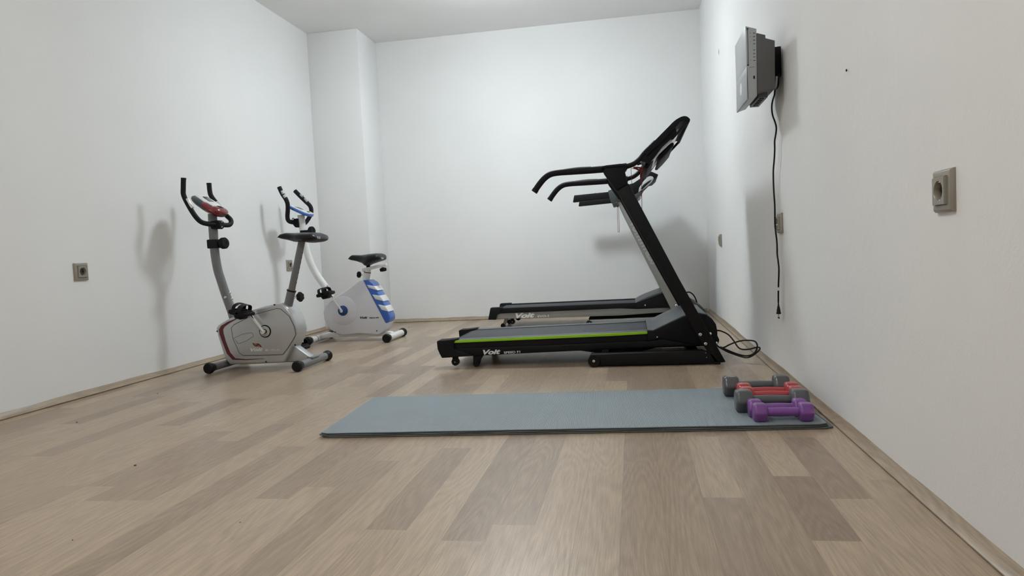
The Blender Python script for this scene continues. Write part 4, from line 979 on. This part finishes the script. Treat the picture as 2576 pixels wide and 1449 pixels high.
items = [(pur, (.447, 2.320), .010, 'purple dumbbell, frontmost on the mat nearest the camera'),
         (clone(pur), (.4415, 2.3795), .000, 'purple dumbbell tucked between the front one and the larger grey one'),
         (gry, (.4375, 2.4520), .000, 'big grey dumbbell behind the two purple ones'),
         (red, (.455, 2.555), .010, 'red dumbbell right behind the front grey dumbbell'),
         (clone(red), (.4560, 2.6230), .000, 'red dumbbell touching the rearmost grey dumbbell'),
         (clone(gry), (.4290, 2.7060), .000, 'big grey dumbbell at the back of the row, farthest from the camera')]
for o, (x, y), r_, lb in items:
    o.location = (x, y, ZM); o.rotation_euler = (0, 0, r_)
    tag(o, lb, 'dumbbell', 'dumbbells on the exercise mat')

# ------------------------------------------------------------------ wall sockets
def socket(x, y, z, side, label):
    """side = +1 looks toward +x (left wall), -1 looks toward -x"""
    t = thing('wall_socket', label, 'socket', (x, y, z), group='champagne wall sockets')
    t.rotation_euler = (0, 0, 0 if side > 0 else math.pi)
    h = .0425
    # frame: raised square with a sloping rim and an opening
    def sq(s_, xx): return [(xx, -s_, -s_), (xx, s_, -s_), (xx, s_, s_), (xx, -s_, s_)]
    b = MB(); b.loft([sq(h, -.004), sq(h, .004), sq(h - .004, .0095), sq(.0285, .0105), sq(.0280, .004)], caps=False)
    b.build('frame', 'beige', t, bevel=.0008)
    n = 32; rad = .0195
    def ring(fn, xx): return [(xx, *fn(2 * math.pi * k / n)) for k in range(n)]
    def sqf(s_): 
        def f(a):
            c, s2 = math.cos(a), math.sin(a); m_ = s_ / max(abs(c), abs(s2)); return (c * m_, s2 * m_)
        return f
    cf = lambda r_: (lambda a: (r_ * math.cos(a), r_ * math.sin(a)))
    b = MB(); b.loft([ring(sqf(.0275), .004), ring(sqf(.0275), .0145), ring(sqf(.0262), .0160), ring(cf(rad + .001), .0158), ring(cf(rad), .0148), ring(cf(rad - .0008), .003)], caps=False)
    b.build('insert', 'beige', t)
    c = MB(); c.lathe((.0028, 0, 0), (1, 0, 0), [(0, rad - .0004), (.0012, rad - .0004)], seg=32); cv = c.build('cavity', 'cavity', t)
    for s_ in (-1, 1):
        MB().lathe((.0041, s_ * .0095, 0), (1, 0, 0), [(0, .0035), (.001, .0035)], seg=14).build('pin_hole', 'rubber', cv)
        MB().box((.004, -.003, s_ * .0182 - .0012), (.013, .003, s_ * .0182 + .0012)).build('earth_clip', 'chrome', cv)
socket(XL, 3.008, .6045, 1, 'champagne wall socket on the left wall, alone left of the silver bike')
socket(XL, 5.110, .5750, 1, 'champagne wall socket on the left wall seen behind the silver bike seat post')
socket(XR, 1.537, .6760, -1, 'champagne wall socket on the right wall, largest and nearest the camera')
socket(XR, 3.135, .6600, -1, 'champagne wall socket on the right wall beside the hanging black cord')
socket(XR, 5.205, .6010, -1, 'champagne wall socket far along the right wall behind the green striped treadmill')

# ------------------------------------------------------------------ wall mounted media device
def device():
    y0, y1 = 2.95, 3.232
    t = thing('wall_mounted_television', 'small silver television with dark grey back on a black bracket on the right wall', 'television', (.5, (y0 + y1) / 2, 1.3))
    cy = (y0 + y1) / 2
    loc = lambda p: (p[0] - .5, p[1] - 1.3)
    bez = [loc(p) for p in [(0.4759, 1.4385), (0.5146, 1.4252), (0.5090, 1.1632), (0.4694, 1.1518)]]
    bd = [loc(p) for p in [(0.5149, 1.4098), (0.5483, 1.3987), (0.5479, 1.3864), (0.5828, 1.3737), (0.5782, 1.1865), (0.5094, 1.1764)]]
    hb = (y1 - y0) / 2
    bz = MB().prism(bez, -hb, hb).build('bezel', 'devs', t, bevel=.002)
    bo = MB().prism(bd, -hb + .003, hb - .003).build('rear_housing', 'devd', t, bevel=.002)
    # front door panels on the face toward the room
    x0 = bez[0][0]; zt, zb_ = bez[0][1], bez[3][1]; zs = loc([(0.4680, 1.2828)][0])[1]
    MB().prism([(x0 - .004, zt), (x0 + .001, zt), (x0 + .001, zs + .002), (x0 - .004, zs + .002)], -hb, hb).build('upper_front', 'devf', bz, bevel=.0015)
    lf = MB().prism([(x0 - .004, zs - .001), (x0 + .001, zs - .001), (x0 + .001, zb_), (x0 - .004, zb_)], -hb, hb).build('lower_front', 'devs', bz, bevel=.0015)
    MB().lathe((x0 - .0038, .01, (zs + zb_) / 2 + .005), (-1, 0, 0), [(0, .027), (.0012, .027), (.0016, .025)], seg=32).build('emblem', 'whitep', lf)
    # disc slot and buttons on the near side
    b = MB()
    s_ = [loc(p) for p in [(0.4808, 1.4256), (0.4798, 1.3546), (0.4789, 1.2926)]]
    b.tube([(s_[0][0] - .002, -hb - .0004, s_[0][1] + .004), (s_[0][0], -hb - .0004, s_[0][1]), (s_[1][0], -hb - .0004, s_[1][1]), (s_[2][0], -hb - .0004, s_[2][1]), (s_[2][0] + .001, -hb - .0004, s_[2][1] - .005)], .0011, seg=6, smooth=False)
    b.build('door_seam', 'rubber', bz)
    for q in [(0.4798, 1.4280), (0.4769, 1.2866)]:
        p = loc(q); MB().box((p[0] - .0025, -hb - .001, p[1] - .002), (p[0] + .0045, -hb + .001, p[1] + .002)).build('latch', 'rubber', bz)
    for q in [(0.5051, 1.4092), (0.5047, 1.3954), (0.5047, 1.3815), (0.5044, 1.3676), (0.5037, 1.3437), (0.5032, 1.3291), (0.5032, 1.3167), (0.5029, 1.3028)]:
        p = loc(q); MB().box((p[0] - .0040, -hb - .0012, p[1] - .0012), (p[0] + .0040, -hb + .001, p[1] + .0012)).build('button', 'dgrey', bz, bevel=.0004)
    for q in [(0.4909, 1.4107), (0.4909, 1.3968), (0.4906, 1.3767), (0.4886, 1.3057)]:
        p = loc(q); MB().box((p[0] - .0022, -hb - .0004, p[1] - .0005), (p[0] + .0022, -hb + .001, p[1] + .0005)).build('mark', 'rubber', bz)
    p = loc([(0.4998, 1.2371)][0]); MB().box((p[0] - .003, -hb - .0006, p[1] - .006), (p[0] + .003, -hb + .001, p[1] + .006)).build('port', 'rubber', bz)
    p = loc([(0.4935, 1.2773)][0]); MB().box((p[0] - .010, -hb - .0006, p[1] - .0006), (p[0] + .010, -hb + .001, p[1] + .0006)).build('slot', 'dgrey', bz)
    MB().box((bd[0][0] + .006, -hb + .05, bd[5][1] - .012), (bd[4][0] - .02, hb - .03, bd[5][1] + .02)).build('connector_panel', 'devd', bo, bevel=.001)
    for k in range(5):
        MB().box((bd[0][0] + .014, -hb + .06 + k * .034, bd[5][1] - .016), (bd[4][0] - .032, -hb + .08 + k * .034, bd[5][1] - .011)).build('jack', 'rubber', bo, bevel=.001)
    mt = [(0.6019, 1.3710), (0.6248, 1.3656), (0.6223, 1.2539), (0.5985, 1.2553)]
    mz1, mz0 = mt[0][1] - 1.3, mt[3][1] - 1.3
    mo = MB(); mo.box((bd[4][0] - .004, 3.04 - cy, mz0), (XR - .5 - .012, 3.16 - cy, mz1)); mo.box((XR - .5 - .013, 3.0395 - cy, mz0 - .0005), (XR - .5 + .004, 3.1605 - cy, mz1 + .0005))
    mo.build('wall_bracket', 'black', t, bevel=.002)
    tg = [(0.5973, 1.2507), (0.6080, 1.2497), (0.6059, 1.2038), (0.5950, 1.2000)]
    MB().prism([(p_[0] - .5, p_[1] - 1.3) for p_ in tg], 3.03 - cy, 3.033 - cy).build('hang_tag', 'whitep', t)
    return t
device()
def hanging_cord():
    x = .600
    pts = [(2.9819, 1.2455), (2.9921, 1.2291), (3.0029, 1.2095), (3.0277, 1.2023), (3.0677, 1.2045), (3.0802, 1.1877), (3.1185, 1.1727), (3.1408, 1.1557), (3.1422, 1.1311), (3.1247, 1.1065), (3.0836, 1.0747), (3.0631, 1.0486), (3.0789, 1.0251), (3.1050, 1.0012), (3.1083, 0.9687), (3.1245, 0.9294), (3.1509, 0.8857), (3.1570, 0.8409), (3.1547, 0.7902), (3.1439, 0.7391), (3.1491, 0.6888), (3.1526, 0.6551), (3.1409, 0.6211), (3.1251, 0.5872), (3.1218, 0.5536), (3.1240, 0.5284), (3.1103, 0.5034), (3.0990, 0.4753), (3.1026, 0.4450), (3.1164, 0.4023), (3.1248, 0.3680), (3.1313, 0.3251)]
    o = thing('power_cord', 'black cord hanging down the right wall from the television, plug dangling loose', 'cord', (x, pts[-1][0], pts[-1][1]))
    O = Vector((x, pts[-1][0], pts[-1][1]))
    P = [Vector((x, y, z)) - O for y, z in pts]
    MB().tube(P, .0034, seg=10, n=3).build('cable', 'rubber', o)
    q = P[-6]; q2 = (P[-2] + P[-3]) / 2
    MB().cyl(q2 + Vector((0, 0, .004)), q2 - Vector((0, 0, .010)), .0042, seg=12).build('tag', 'whitep', o)
    pr = [(0, .0048), (.004, .0048), (.0045, .0038), (.008, .0038), (.0085, .0055), (.012, .0055), (.0125, .0045), (.015, .0045), (.016, .0065), (.022, .0085), (.036, .0125), (.044, .0132), (.045, .0155), (.050, .0155)]
    b = MB(); b.lathe(P[-1], (0, 0, -1), pr, seg=20)
    for v in b.bm.verts: v.co.x *= .62
    pg = b.build('plug', 'rubber', o)
    for s_ in (-1, 1):
        MB().cyl(P[-1] + Vector((0, s_ * .0085, -.050)), P[-1] + Vector((0, s_ * .0085, -.064)), .0018, seg=10).build('pin', 'chrome', pg)
        MB().cyl(P[-1] + Vector((0, s_ * .0085, -.064)), P[-1] + Vector((0, s_ * .0085, -.070)), .0022, seg=10).build('pin_tip', 'rubber', pg)
hanging_cord()

# ------------------------------------------------------------------ crumbs on the floor
def crumb(x, y, r, label, seed):
    rn = random.Random(seed); b = MB()
    for k in range(4):
        c = Vector((rn.uniform(-1, 1) * r * .6, rn.uniform(-1, 1) * r * .6, r * .5)); s_ = bmesh.ops.create_icosphere(b.bm, subdivisions=1, radius=r * rn.uniform(.35, .6))
        for v in s_['verts']: v.co = Vector((v.co.x * 1.3, v.co.y, v.co.z * .8)) + c
    zmin = min(v.co.z for v in b.bm.verts)
    for v in b.bm.verts: v.co.z -= zmin
    o = b.build('crumb', 'dirt'); o.location = (x, y, 0.0002)
    tag(o, label, 'crumb', 'dark crumbs on the floor')
crumb(-1.5322, 1.8932, 0.0045, 'largest dark crumb on the floor at the lower left', 0)
crumb(-2.2730, 2.9988, 0.0035, 'dark crumb on the floor between the left wall and the silver bike', 1)
crumb(-2.2292, 2.4495, 0.0032, 'dark crumb on the floor close to the left skirting', 2)
crumb(-1.2672, 1.3528, 0.0022, 'tiny dark crumb near the lower left corner of the floor', 3)
crumb(-0.9273, 1.4707, 0.0018, 'tiny dark crumb on the floor in front of the mats', 4)
crumb(-1.8821, 5.6505, 0.0035, 'dark crumb on the floor right of the white bike', 5)
# nail and chip on the right wall
o = MB().lathe((0, 0, 0), (-1, 0, 0), [(0, .0022), (.002, .0040), (.003, .0035), (.0035, .001)], seg=12).build('nail', 'dirt'); o.location = (XR + .002, 2.1714, 1.0656)
tag(o, 'small dark nail head alone in the right wall, to the right of the television', 'nail')
b = MB(); b.tube([(0, 0, .020), (0, .003, .006), (0, .001, -.008), (0, .002, -.020)], [.0004, .0014, .0012, .0004], seg=6); o = b.build('plaster_chip', 'dgrey'); o.location = (XR + .001, 4.9681, 1.8603)
tag(o, 'thin vertical grey chip in the right wall plaster, left of the television', 'wall mark')
